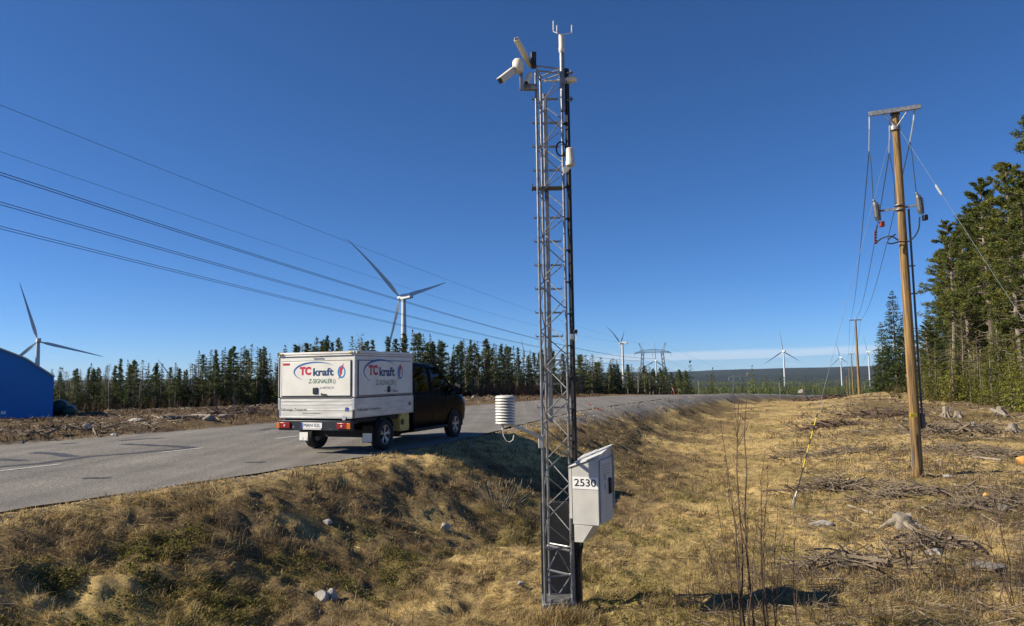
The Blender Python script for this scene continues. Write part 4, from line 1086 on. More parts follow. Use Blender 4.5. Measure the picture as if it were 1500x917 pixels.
for i, (x, l) in enumerate(((-.6, 'left'), (0, 'middle'), (.6, 'right'))):
    p0 = PB + ins_b[i]; p1 = far_poles[0][0] + cdir * x + Vector((0, 0, .2))
    span(p0, p1, 1.1, .012, 'power_line', 'jacket', '%s conductor from the near wooden pole back to the second pole' % l, 'cable', 'conductors along the wooden poles')
    for k in range(2):
        span(far_poles[k][0] + cdir * x + Vector((0, 0, .2)), far_poles[k + 1][0] + cdir * x + Vector((0, 0, .2)), .9, .014, 'power_line', 'jacket', '%s conductor between the %s wooden poles' % (l, 'second and third' if k == 0 else 'third and fourth'), 'cable', 'conductors along the wooden poles')
# thin marker posts by the crest
for px, y0, y1, Y, r, lab, mt in ((1023, 577, 557.5, 75, .05, 'thin grey post beside the road at the crest', 'galv'), (1142, 582, 560, 74, .045, 'thin grey post on the open ground below the turbine', 'galv')):
    t_ = at(px, y1, Y); z0 = gz(t_.x, t_.y); h = t_.z - z0
    o = empty('marker_post', (t_.x, t_.y, z0), 0, lab, 'post'); MB().tube([(0, 0, -.3), (0, 0, h)], r, 8).build('post', M[mt], o); MB().lathe([(r * 1.3, 0), (r * 1.3, .08), (0, .1)], (0, 0, h), 'z', 8).build('cap', M['galv_dark'], o)
def leaning_stick(px0, py0, px1, py1, label):
    g = ground(px0, py0); Y = g.y; t_ = at(px1, py1, Y)
    o = empty('snow_stake', g, 0, label, 'marker stake'); d = t_ - g
    MB().tube([d * -.05, d], .022, 6).build('stake', M['orange_red'], o); MB().tube([d * .62, d * .8], .025, 6).build('reflector_band', M['plate_white'], o)
leaning_stick(884, 603, 862, 592, 'red snow stake leaning at the edge of the gravel shoulder')
leaning_stick(990, 581, 984, 566, 'thin red stake by the legs of the big pylon')
# ------------------------------------------------------------------ lattice weather mast
YM = 8.5
b0 = at(801, 892, YM); b0 = Vector((b0.x, b0.y, gz(b0.x, b0.y)))
mast = empty('weather_mast', b0, 0, 'grey lattice mast with cameras, wind sensor and the cabinet marked 2530', 'mast')
def ml(px, py, dy=0.0): return at(px, py, YM + dy) - b0
def zrow(py): return ml(805, py).z
a_s = .325; an_ = math.radians(78)
Lp = Vector((0, 0, 0)); Mp = Vector((a_s * math.cos(an_), a_s * math.sin(an_), 0)); Rp = Vector((a_s * math.cos(an_ - PI / 3), a_s * math.sin(an_ - PI / 3), 0))
base_x = ml(799, 890).x; Lp.x += base_x; Mp.x += base_x; Rp.x += base_x
HT = zrow(100)
for P, h in ((Lp, zrow(107)), (Mp, zrow(97)), (Rp, zrow(92))):
    MB().tube([(P.x, P.y, -.1), (P.x, P.y, h)], .0155, 10).build('leg', M['galv'], mast, True)
def zig(A, B, z0, n, pitch, flip):
    m = MB(); pts = []
    for i in range(n + 1):
        Q = A if (i + flip) % 2 == 0 else B; z = z0 + pitch / 2 * i
        if z > HT: break
        pts.append((Q.x, Q.y, z))
    for a, b_ in zip(pts[:-1], pts[1:]): m.tube([a, b_], .0066, 6)
    m.build('bracing', M['galv'], mast, True)
pitch = (zrow(204) - zrow(269.5)); zl = zrow(800)
zig(Lp, Rp, zl, 40, pitch, 1); zig(Mp, Rp, zl + pitch * .25, 40, pitch, 1); zig(Lp, Mp, zl + pitch * .1, 40, pitch, 0)
m = MB()
for py in (805, 846):
    for A, B in ((Lp, Rp), (Mp, Rp), (Lp, Mp)): m.tube([(A.x, A.y, zrow(py)), (B.x, B.y, zrow(py))], .010, 6)
mid = (Lp + Rp) / 2
m.tube([(Lp.x, Lp.y, zrow(846)), (mid.x, mid.y, zrow(808))], .008, 6).tube([(Rp.x, Rp.y, zrow(846)), (mid.x, mid.y, zrow(808))], .008, 6)
m.tube([(Lp.x, Lp.y, zrow(846)), (mid.x, mid.y, zrow(873))], .008, 6).tube([(Rp.x, Rp.y, zrow(846)), (mid.x, mid.y, zrow(873))], .008, 6)
m.build('horizontal_bracing', M['galv'], mast, True); m = MB()
for py in (96, 103): 
    for A, B in ((Lp, Rp), (Mp, Rp), (Lp, Mp)): m.tube([(A.x, A.y, zrow(py)), (B.x, B.y, zrow(py))], .008, 6)
m.build('horizontal_bracing', M['galv'], mast, True)
# foot
MB().box(Lp.x - .03, Rp.x + .04, -.06, .36, zrow(893) - .12, zrow(883)).build('foot_frame', M['galv'], mast, bevel=.008)
for x, y in ((Lp.x + .06, -.075), (Rp.x - .05, -.03), (Lp.x + .2, -.075)):
    MB().lathe([(.02, -.05), (.02, .06), (.03, .061), (.03, .085), (0, .09)], (x, y, zrow(886)), 'z', 8).build('anchor_bolt', M['galv'], mast)
m = MB()
for py, sx in ((802, 0), (838, 0)):
    m.tube([(Lp.x + .04, .1, zrow(py)), (Rp.x - .02, .12, zrow(py + 9))], .014, 6)
m.build('cable_conduit', M['cab_grey'], mast)
n_ = 1500; gx_ = b0.x + rng.normal(.12, .26, n_); gy_ = b0.y + rng.uniform(-.42, -.07, n_)
blades('mast_foot_grass', gx_, gy_, rng.uniform(.08, .24, n_), np.clip(rng.normal(.5, .35, n_), 0, 1.4), np.full(n_, .005), pick(STRAW + DULL, n_, .3), M['grass'])
# climbing rail with steps
rx = ml(803, 300).x; ry = .42
xr = ml(803, 400, ry).x
MB().box(xr - .025, xr + .025, ry - .02, ry + .02, zrow(622), zrow(118)).build('climbing_rail', M['galv'], mast, bevel=.004)
py = 126
while py < 606:
    if abs(py - 268) > 9:
        z = zrow(py); sb = MB()
        for s in (-1, 1): sb.hexa([(xr + s * .032, ry - .022, z - .012), (xr + s * .165, ry - .022, z - .008), (xr + s * .165, ry + .01, z - .008), (xr + s * .032, ry + .01, z - .012), (xr + s * .032, ry - .022, z + .012), (xr + s * .165, ry - .022, z + .006), (xr + s * .165, ry + .01, z + .006), (xr + s * .032, ry + .01, z + .012)])
        for s in (-1, 1): sb.box(min(xr + s * .158, xr + s * .166), max(xr + s * .158, xr + s * .166), ry - .022, ry + .01, z + .006, z + .030)
        sb.build('climbing_step', M['galv'], mast)
    py += 36.4
z = zrow(266)
pf = MB().box(xr - .185, xr + .185, ry - .19, ry - .02, z - .006, z + .006).box(xr - .185, xr - .175, ry - .19, ry - .02, z + .006, z + .04).box(xr + .175, xr + .185, ry - .19, ry - .02, z + .006, z + .04)
pf.build('rest_platform', M['galv_dark'], mast)
# steel pole and cable beside the right leg, the pole's shade painted black
cx_ = Rp.x + .052
m = MB()
for dx, dy, r in ((0, 0, .017), (.03, .01, .014), (.012, -.022, .009)):
    m.tube([(cx_ + dx + .01, Rp.y + dy, -.05), (cx_ + dx, Rp.y + dy, zrow(700)), (cx_ + dx, Rp.y + dy, zrow(300)), (cx_ + dx, Rp.y + dy, zrow(96))], r, 7)
m.build('cable_pole_bundle', M['cable'], mast, True)
for py in range(130, 880, 47): MB().lathe([(.045, -.006), (.045, .006)], (cx_ - .02, Rp.y, zrow(py)), 'z', 12).build('cable_tie', M['cable'], mast)
pts = []
for i in range(22):
    a = 2 * PI * i / 20; pts.append(ml(822, 217) + Vector((.055 * math.cos(a), .03, .085 * math.sin(a))))
MB().tube(pts, .010, 7).build('cable_loop', M['cable'], mast, True)
# sensor pole and ultrasonic wind sensor
xs = ml(823.5, 75).x; ys_ = Rp.y - .03
MB().tube([(xs, ys_, zrow(160)), (xs, ys_, zrow(72))], .030, 14).build('sensor_pole', M['galv'], mast, True)
ws = MB().lathe([(.030, 0), (.036, .01), (.038, .06), (.034, .07), (.034, .215), (.030, .225), (0, .23)], (xs, ys_, zrow(74)), 'z', 18).build('wind_sensor', M['white_plastic'], mast, True)
zt0 = zrow(46)
for px, py, py2, dy in ((811.5, 23, 37, .06), (839, 28, 38, .08), (815.5, 40, 49, -.12)):
    t_ = Vector((ml(px, py).x, ys_ + dy, ml(px, py).z)); lo = Vector((ml(px, py2).x, ys_ + dy, ml(px, py2).z))
    MB().tube([(xs, ys_, zt0 - .01), lo - Vector((0, 0, .015)), lo], .006, 6).tube([lo, t_], .008, 8).build('transducer_arm', M['white_plastic'], ws, True)
# tube bracket pointing up to the left, black box
A = ml(756, 57, -.35); B = ml(777, 96, .05)
m = MB(); beam(m, A, B, .026, .026); tb = m.build('boom', M['cream'], mast, bevel=.005)
m = MB(); d = (B - A).normalized(); s_ = d.cross(Vector((0, 0, 1))).normalized(); u_ = s_.cross(d)
q = A - d * .003; m.hexa([q - s_ * .018 - u_ * .018, q + s_ * .018 - u_ * .018, q + s_ * .018 - u_ * .018 + d * .02, q - s_ * .018 - u_ * .018 + d * .02, q - s_ * .018 + u_ * .018, q + s_ * .018 + u_ * .018, q + s_ * .018 + u_ * .018 + d * .02, q - s_ * .018 + u_ * .018 + d * .02])
for t in (.3, .5, .65): q = A + (B - A) * t - Vector((0, .028, 0)) ; m.box(q.x - .008, q.x + .008, q.y - .002, q.y + .004, q.z - .008, q.z + .008)
m.build('bolt_hole', M['black'], tb)
q = ml(781.5, 88, -.02); MB().box(q.x - .032, q.x + .032, q.y - .05, q.y + .06, q.z - .085, q.z + .085).build('clamp_block', M['black'], mast, bevel=.008)
# swivel camera: bracket, round motor housing, camera body
q = ml(776, 128, -.04); MB().box(q.x - .075, q.x + .09, q.y - .03, q.y + .03, q.z - .035, q.z + .035).build('camera_bracket', M['galv'], mast, bevel=.006)
q = ml(763.5, 112, -.06); MB().box(q.x - .018, q.x + .018, q.y - .02, q.y + .02, q.z - .17, q.z + .13).build('camera_post', M['galv'], mast, bevel=.004)
c = ml(759, 97, -.10)
cmr = MB().lathe([(0, -.085), (.045, -.078), (.066, -.05), (.068, .05), (.05, .078), (0, .085)], c, 'z', 20).build('swivel_camera', M['cream'], mast, True)
fa, fb = ml(751, 104, -.14), ml(733, 118, -.28)
m = MB(); beam(m, fa, fb, .034, .038); m.tube([c, fa], .018, 8); cb_ = m.build('camera_body', M['cream'], cmr, bevel=.010)
d = (fb - fa).normalized(); m = MB(); beam(m, fb - d * .002, fb + d * .008, .028, .031); m.build('lens_window', M['black'], cmr)
m = MB(); up_ = Vector((0, 0, .045)); beam(m, fa + up_, fb + up_ + d * .04, .036, .005); m.build('sun_hood', M['cream'], cmr)
# small fixed camera below
fa, fb = ml(776.5, 108, -.06), ml(771, 121, -.16)
m = MB(); beam(m, fa, fb, .026, .026); fx = m.build('fixed_camera', M['cream'], mast, bevel=.008)
d = (fb - fa).normalized(); m = MB(); beam(m, fb, fb + d * .012, .020, .020); m.build('lens_window', M['black'], fx)
# shallow white lamp-shaped sensor head at the right
A = ml(797, 119, .1); B = ml(826, 117.5, .1); C_ = ml(844, 116, .1)
m = MB().tube([A, B], .012, 8); hd = []
m.tube([B, B.lerp(C_, .25), B.lerp(C_, .7), C_, C_ + Vector((.012, 0, 0))], [.018, .040, .048, .03, .004], 12)
lh = m.build('sensor_head', M['cream'], mast, True)
MB().tube([B + Vector((-.06, -.01, -.048)), B + Vector((.02, -.01, -.035)), C_ + Vector((-.02, -.01, -.03))], [.006, .022, .012], 8).build('lower_shell', M['cab_trim'], lh, True)
for py in (106, 145):
    q = ml(834, py, 0); MB().tube([q + Vector((-.03, 0, -.01)), q + Vector((.045, 0, 0))], .011, 6).tube([q + Vector((.02, 0, -.03)), q + Vector((.02, 0, .03))], .009, 6).build('pipe_clamp', M['galv_dark'], mast)
q = ml(797.5, 150, .1); MB().box(q.x - .018, q.x + .018, q.y - .03, q.y + .02, q.z - .1, q.z + .03).build('junction_box', M['cab_trim'], mast, bevel=.006)
# precipitation sensor
q = ml(835.5, 243, -.05)
ps = MB().lathe([(.046, 0), (.054, .004), (.054, .055), (.049, .062), (.047, .205), (.040, .212), (0, .214)], q, 'z', 22).build('rain_sensor', M['white_plastic'], mast, True)
w = ml(827, 254, -.03); MB().hexa([(w.x - .012, w.y - .02, w.z), (w.x + .012, w.y - .02, w.z), (w.x + .012, w.y + .03, w.z), (w.x - .012, w.y + .03, w.z), (w.x - .015, w.y - .02, q.z - .01), (q.x + .02, w.y - .02, q.z), (q.x + .02, w.y + .03, q.z), (w.x - .015, w.y + .03, q.z - .01)]).build('bracket', M['white_plastic'], ps)
# little dark sensor
q = ml(843, 486, -.03)
sn = MB().box(q.x - .022, q.x + .022, q.y - .03, q.y + .03, q.z - .02, q.z + .024).build('road_sensor', M['black'], mast, bevel=.008)
w = ml(837, 492, -.02); MB().box(w.x - .012, w.x + .03, w.y - .01, w.y + .01, w.z - .04, w.z + .02).build('bracket', M['cab_trim'], sn, bevel=.003)
MB().tube([q + Vector((.01, 0, -.02)), q + Vector((.018, 0, -.07)), q + Vector((-.01, 0, -.10)), q + Vector((-.035, 0, -.09))], .004, 5).build('cable', M['cab_trim'], sn, True)
# radiation shield on its arm
q = ml(740.5, 620, -.35); pr = []
m = MB(); r = .112; hs = (620 - 580) / F_PX * (YM - .35)
nd_ = 9
for i in range(nd_):
    z0 = hs * i / (nd_ + .8); z1 = z0 + hs / (nd_ + .8) * .62
    m.lathe([(r * .62, z0 + .006), (r * .985, z0), (r, z0 + .004), (r * .93, z1), (r * .62, z1 + .004)], q, 'z', 28)
m.lathe([(r * .985, hs * .915), (r, hs * .92), (r * .96, hs * .955), (r * .80, hs * 1.0), (0, hs * 1.005)], q, 'z', 28)
sh = m.build('radiation_shield', M['white_plastic'], mast, True)
MB().lathe([(r * .6, .0), (r * .6, hs * .95)], q, 'z', 16).build('shield_core', M['cab_trim'], sh)
A = q + Vector((.06, 0, -.015)); Bq = ml(791, 640, -.04)
m = MB(); beam(m, q + Vector((-.05, 0, -.012)), A + Vector((.03, 0, 0)), .022, .012); beam(m, A, Bq, .016, .018); ar = m.build('sensor_arm', M['cab_grey'], mast, bevel=.004)
MB().box(Bq.x - .02, Bq.x + .035, Bq.y - .03, Bq.y + .03, Bq.z - .125, Bq.z + .015).build('arm_clamp', M['cab_grey'], ar, bevel=.004)
g = q + Vector((-.03, 0, -.02)); MB().tube([g, g + Vector((0, 0, -.05))], .013, 8).tube([g + Vector((0, 0, -.04)), g + Vector((.004, 0, -.11)), g + Vector((.035, 0, -.17)), g + Vector((.075, 0, -.185)), g + Vector((.11, 0, -.16)), g + Vector((.12, 0, -.11))], .0065, 6).build('sensor_cable', M['white_plastic'], sh, True)
# cabinet, rotated so its narrow numbered side faces the camera
fl, fr_ = ml(838, 702, -.06), ml(876.5, 702, -.19)
phi = math.atan2(fr_.y - fl.y, fr_.x - fl.x); cw = (fr_ - fl).length; cw = math.hypot(fr_.x - fl.x, fr_.y - fl.y); cd = .47
Mx = Matrix.Rotation(phi, 4, 'Z'); Mx.translation = (fl.x, fl.y, 0)
def cv(x, y, z): return Mx @ Vector((x, y, z))
zb0, ztl, ztr = zrow(768), zrow(687), zrow(673.5) + .0
zb0 = ml(838, 768, -.06).z; ztl = ml(838, 684, -.06).z; ztr = ml(876, 671, -.19).z
bk_ = .085
cab = MB().hexa([cv(0, 0, zb0), cv(cw, 0, zb0), cv(cw, cd, zb0), cv(0, cd, zb0), cv(0, 0, ztl), cv(cw, 0, ztr), cv(cw, cd, ztr + bk_), cv(0, cd, ztl + bk_)]).build('cabinet', M['cab_grey'], mast, bevel=.006)
def slab(x0, x1, y0, y1, z00, z01, t): return [cv(x0, y0, z00), cv(x1, y0, z01), cv(x1, y1, z01 + bk_), cv(x0, y1, z00 + bk_), cv(x0, y0, z00 + t), cv(x1, y0, z01 + t), cv(x1, y1, z01 + t + bk_), cv(x0, y1, z00 + t + bk_)]
sl_ = (ztr - ztl) / cw
MB().hexa(slab(-.03, cw + .022, -.012, cd + .03, ztl + .003 - .03 * sl_, ztr + .003 + .022 * sl_, .018)).build('cabinet_roof', M['cab_grey'], cab, bevel=.004)
MB().hexa([cv(-.038, .0, zb0 + .06), cv(-.004, .0, zb0 + .06), cv(-.004, cd, zb0 + .06), cv(-.038, cd, zb0 + .06), cv(-.038, 0, ztl - .03), cv(-.004, 0, ztl - .015), cv(-.004, cd, ztl - .015), cv(-.038, cd, ztl - .03)]).build('mounting_plate', M['cab_grey'], cab, bevel=.004)
pts = [(.012, zb0 - .003), (.012, zb0 - .195), (.11, zb0 - .195), (.235, zb0 - .003)]
vs = [cv(x, .004, z) for x, z in pts] + [cv(x, cd * .8, z) for x, z in pts]
MB().add(vs, [(0, 1, 2, 3), (7, 6, 5, 4), (0, 4, 5, 1), (1, 5, 6, 2), (2, 6, 7, 3), (3, 7, 4, 0)]).build('cabinet_bracket', M['cab_grey'], cab, bevel=.004)
dr = MB().hexa([cv(cw + .003, .03, zb0 + .03), cv(cw + .02, .03, zb0 + .03), cv(cw + .02, cd - .02, zb0 + .03), cv(cw + .003, cd - .02, zb0 + .03), cv(cw + .003, .03, ztr - .03), cv(cw + .02, .03, ztr - .03), cv(cw + .02, cd - .02, ztr - .03), cv(cw + .003, cd - .02, ztr - .03)]).build('cabinet_door', M['cab_grey'], cab, bevel=.004)
m = MB()
for k in range(4): m.hexa([cv(cw + .0205, .10, ztr - .10 - .035 * k), cv(cw + .025, .10, ztr - .10 - .035 * k), cv(cw + .025, .34, ztr - .10 - .035 * k), cv(cw + .0205, .34, ztr - .10 - .035 * k), cv(cw + .0205, .10, ztr - .09 - .035 * k), cv(cw + .025, .10, ztr - .09 - .035 * k), cv(cw + .025, .34, ztr - .09 - .035 * k), cv(cw + .0205, .34, ztr - .09 - .035 * k)])
m.build('vent_louvre', M['cab_trim'], cab)
zh = (zb0 + ztr) / 2 + .02
MB().hexa([cv(cw + .0205, .30, zh - .09), cv(cw + .055, .30, zh - .07), cv(cw + .055, .36, zh - .07), cv(cw + .0205, .36, zh - .09), cv(cw + .0205, .30, zh + .10), cv(cw + .05, .30, zh + .09), cv(cw + .05, .36, zh + .09), cv(cw + .0205, .36, zh + .10)]).build('door_handle', M['black'], cab, bevel=.006)
for dz in (.15, .05): MB().hexa([cv(cw + .0205, .16, zh + dz - .06), cv(cw + .03, .16, zh + dz - .06), cv(cw + .03, .175, zh + dz - .06), cv(cw + .0205, .175, zh + dz - .06), cv(cw + .0205, .16, zh + dz), cv(cw + .03, .16, zh + dz), cv(cw + .03, .175, zh + dz), cv(cw + .0205, .175, zh + dz)]).build('door_latch', M['cab_trim'], cab)
MB().hexa([cv(cw + .002, cd + .003, zb0 + .14), cv(cw + .035, cd + .003, zb0 + .14), cv(cw + .035, cd + .02, zb0 + .14), cv(cw + .002, cd + .02, zb0 + .14), cv(cw + .002, cd + .003, ztr), cv(cw + .035, cd + .003, ztr + .06), cv(cw + .035, cd + .02, ztr + .06), cv(cw + .002, cd + .02, ztr)]).build('side_flange', M['cab_trim'], cab)
zn0, zn1 = ml(838, 715.5, -.06).z, ml(838, 698, -.06).z
MB().hexa([cv(.004, -.0045, zn0), cv(cw - .004, -.0045, zn0), cv(cw - .004, -.0015, zn0), cv(.004, -.0015, zn0), cv(.004, -.0045, zn1), cv(cw - .004, -.0045, zn1), cv(cw - .004, -.0015, zn1), cv(.004, -.0015, zn1)]).build('number_plate', M['plate_white'], cab)
TX = Matrix.Rotation(phi, 4, 'Z') @ Matrix.Rotation(PI / 2, 4, 'X'); TX.translation = cv(cw * .5, -.0065, (zn0 + zn1) / 2)
lettering('number', '2530', .115, TX, M['ink'], cab, width=.255, bold=.0010)
# cabling below the cabinet, dark backing board behind the foot, grey down-pipe
MB().tube([(Rp.x + .012, Rp.y - .035, -.06), (Rp.x + .012, Rp.y - .035, zrow(795))], .022, 10).build('down_pipe', M['galv'], mast, True)
m = MB()
for k, (dx, r) in enumerate(((.10, .012), (.13, .010), (.075, .009))):
    q = cv(.0 + dx * .4, .16, zb0 - .15); m.tube([q, q + Vector((0, 0, -.12)), (Rp.x + .08, Rp.y + .02 * k, zrow(830)), (Rp.x + .07, Rp.y + .02 * k, -.05)], r, 6)
m.build('cable_pole_bundle', M['cable'], mast, True)
x0, x1 = ml(792.5, 820, .42).x, ml(845, 820, .42).x
bk = MB().box(x0, x1, .385, .42, -.12, zrow(744)).build('backing_board', M['dark_panel'], mast, bevel=.004)
MB().box(x1 + .002, x1 + .055, .36, .43, -.1, zrow(800)).build('edge_post', M['wood'], bk)

# ------------------------------------------------------------------ the double-cab pickup
HD = math.radians(-22)
fw = Vector((math.sin(-HD), math.cos(-HD), 0)); rt = Vector((fw.y, -fw.x, 0))
corner = on_z(519, 668, 0.0)
vo = corner - rt * .98
van = empty('pickup_van', (vo.x, vo.y, .012), HD, 'black double-cab pickup with a white lettered canopy parked on the road edge', 'pickup')
M['van_white'] = pmat('van_white_panel', (.72, .70, .63), .35, 0, .05, 2.2, tint=(.78, .765, .71))
M['alu'] = pmat('pale_aluminium_dropside', (.60, .58, .53), .4, .15, .10, 2.5, stretch=(1, 1, 6), tint=(.66, .65, .61))
M['alu_edge'] = pmat('aluminium_edge', (.50, .50, .50), .4, .5, .08, 5)
M['seal'] = pmat('grey_rubber_seal', (.10, .10, .10), .7, 0, .1, 8)
M['car_black'] = pmat('black_car_paint', (.004, .005, .008), .22, 0, .05, 3, spec=.04)
M['car_dark'] = pmat('black_underbody', (.012, .012, .013), .7, 0, .2, 6)
M['navy'] = pmat('dark_bumper_steel', (.010, .013, .022), .45, 0, .15, 6)
M['tyre'] = pmat('tyre_rubber', (.020, .020, .021), .85, 0, .2, 14, .2, 60)
M['alloy'] = pmat('alloy_wheel', (.42, .42, .43), .35, .6, .1, 10)
M['lamp_red'] = pmat('red_lamp_lens', (.26, .008, .008), .25, 0, .08, 16)
M['lamp_amber'] = pmat('amber_lamp_lens', (.55, .16, .01), .25, 0, .06, 16)
M['lamp_white'] = pmat('clear_lamp_lens', (.55, .52, .5), .25, 0, .06, 16)
M['amber_pale'] = pmat('pale_amber_marker', (.80, .50, .12), .3, 0, .06, 16)
M['glass'] = glass_mat('tinted_car_glass', (.84, .90, .87))
M['logo_red'] = pmat('red_lettering', (.50, .03, .06), .4, 0, .06, 3)
M['logo_blue'] = pmat('blue_lettering', (.02, .12, .36), .4, 0, .06, 3)
M['logo_navy'] = pmat('navy_lettering', (.018, .06, .16), .4, 0, .06, 3)
M['logo_cyan'] = pmat('bright_blue_ring', (.02, .24, .56), .4, 0, .06, 3)
M['logo_green'] = pmat('dark_green_lettering', (.03, .17, .08), .4, 0, .06, 3)
M['logo_grey'] = pmat('grey_lettering', (.16, .16, .17), .4, 0, .06, 3)
M['osb'] = pmat('yellow_strand_board', (.66, .47, .13), .8, 0, .35, 26, .3, 60)
M['plate_blue'] = pmat('plate_blue_strip', (.01, .05, .35), .4, 0, .05, 8)
# chassis and underbody
MB().box(-.42, -.34, .05, 5.0, .46, .62).box(.34, .42, .05, 5.0, .46, .62).box(-.8, .8, 1.0, 1.3, .28, .44).box(-.9, .9, .12, 2.4, .66, .76).box(-.7, .7, 2.4, 5.2, .26, .42).box(-.45, .1, 1.6, 2.4, .34, .6).build('chassis', M['car_dark'], van)
MB().lathe([(.045, 0), (.05, .02), (.05, .5), (.03, .52)], (.62, .10, .66), 'y', 12).build('exhaust', M['galv_dark'], van, True)
# bed, dropsides
bed = MB().box(-.965, .965, .03, 2.44, .765, .80).build('bed_floor', M['alu_edge'], van)
def dropside(name, x0, x1, y0, y1, z0, z1, ax):
    m = MB().box(x0, x1, y0, y1, z0, z1)
    for zz in (.13, .25, .33):
        if ax == 'y': m.box(x0 + .02, x1 - .02, y0 - .006, y0 - .0005, z0 + zz, z0 + zz + .022)
        else:
            xx = x1 if x1 > 0 else x0
            m.box(min(xx, xx + .006 * np.sign(xx)), max(xx, xx + .006 * np.sign(xx)), y0 + .02, y1 - .02, z0 + zz, z0 + zz + .022)
    return m.build(name, M['alu'], van, bevel=.003)
tgate = dropside('tailgate', -.925, .925, -.005, .025, .79, 1.175, 'y')
sideR = dropside('dropside', .952, .98, .055, 2.40, .79, 1.175, 'x'); sideL = dropside('dropside', -.98, -.952, .055, 2.40, .79, 1.175, 'x')
for x in (-.985, .93):
    for y0, y1 in ((-.012, .05), (2.405, 2.45)): MB().box(x, x + .055, y0, y1, .765, 1.18).build('corner_post', M['alu_edge'], van, bevel=.004)
m = MB().box(-.93, .93, -.02, .028, .755, .788); m.build('rear_sill', M['alu_edge'], van, bevel=.003)
m = MB()
for x in (-.99, .945, .972): m.box(x, x + .022, -.022, -.0125, .765, .94)
m.build('tailgate_hinge', M['black'], van)
MB().box(-.93, .93, -.012, .02, 1.178, 1.20).box(.955, .982, .02, 2.44, 1.178, 1.20).box(-.982, -.955, .02, 2.44, 1.178, 1.20).build('canopy_seal', M['seal'], van)
# canopy
cn = MB().box(-.97, .97, .012, 2.44, 1.202, 2.075).build('canopy', M['van_white'], van, bevel=.012)
MB().box(-.985, .985, -.012, 2.46, 2.078, 2.115).build('canopy_roof', M['van_white'], cn, bevel=.01)
MB().box(-.985, .985, -.022, .05, 2.118, 2.165).build('rear_roof_rail', M['van_white'], cn, bevel=.008)
for x in (-.955, .955): MB().tube([(x, .08, 2.147), (x, 2.40, 2.147)], .034, 14).build('side_roof_rail', M['van_white'], cn, True)
MB().box(.92, .985, 2.40, 2.46, 2.118, 2.19).box(-.985, -.92, 2.40, 2.46, 2.118, 2.19).build('rail_end', M['cab_trim'], cn, bevel=.006)
m = MB()
m.box(-.905, .905, .002, .0115, 1.215, 1.985); m.build('hatch_seal', M['seal'], cn)
flap = MB().box(-.885, .885, -.014, .001, 1.232, 1.97).build('rear_hatch', M['van_white'], cn, bevel=.008)
MB().box(.9705, .979, .12, 2.36, 1.215, 1.985).build('hatch_seal', M['seal'], cn); MB().box(.9795, .994, .145, 2.335, 1.232, 1.97).build('side_hatch', M['van_white'], cn, bevel=.008)
MB().box(-.979, -.9705, .12, 2.36, 1.215, 1.985).build('hatch_seal', M['seal'], cn); MB().box(-.994, -.9795, .145, 2.335, 1.232, 1.97).build('side_hatch', M['van_white'], cn, bevel=.008)
for x in (-.995, .972): MB().box(x, x + .023, -.002, .04, 1.2, 2.075).build('corner_profile', M['alu_edge'], cn, bevel=.004)
MB().box(-.12, .15, -.030, -.0135, 2.055, 2.074).build('third_brake_lamp', M['seal'], cn, bevel=.004)
MB().box(-.86, -.68, -.0185, -.0145, 1.895, 1.94).build('warning_sticker', M['logo_red'], cn)
for (x, s) in ((-.94, -1), (.86, 1)): MB().box(x, x + .08, -.045, -.0235, 2.128, 2.158).build('marker_lamp', M['amber_pale'], cn, bevel=.006)
MB().box(.9905, 1.005, .10, .19, 2.122, 2.155).build('marker_lamp', M['amber_pale'], cn, bevel=.006)
MB().box(-.988, -.93, -.040, -.0225, 2.118, 2.172).build('lamp_bracket', M['black'], cn)
MB().box(-.06, .07, -.034, -.0145, 1.27, 1.41).build('hatch_latch', M['black'], cn, bevel=.02)
MB().box(.9945, 1.012, 1.27, 1.38, 1.27, 1.41).build('hatch_latch', M['black'], cn, bevel=.02)
m = MB().tube([(.16, -.015, 1.285), (.17, -.05, 1.275), (.26, -.05, 1.265), (.29, -.015, 1.26)], .009, 6).box(.15, .30, -.022, -.0145, 1.245, 1.262); m.build('hatch_handle', M['black'], cn)
MB().box(.9945, 1.008, 1.52, 1.70, 1.282, 1.30).build('hatch_handle', M['black'], cn)
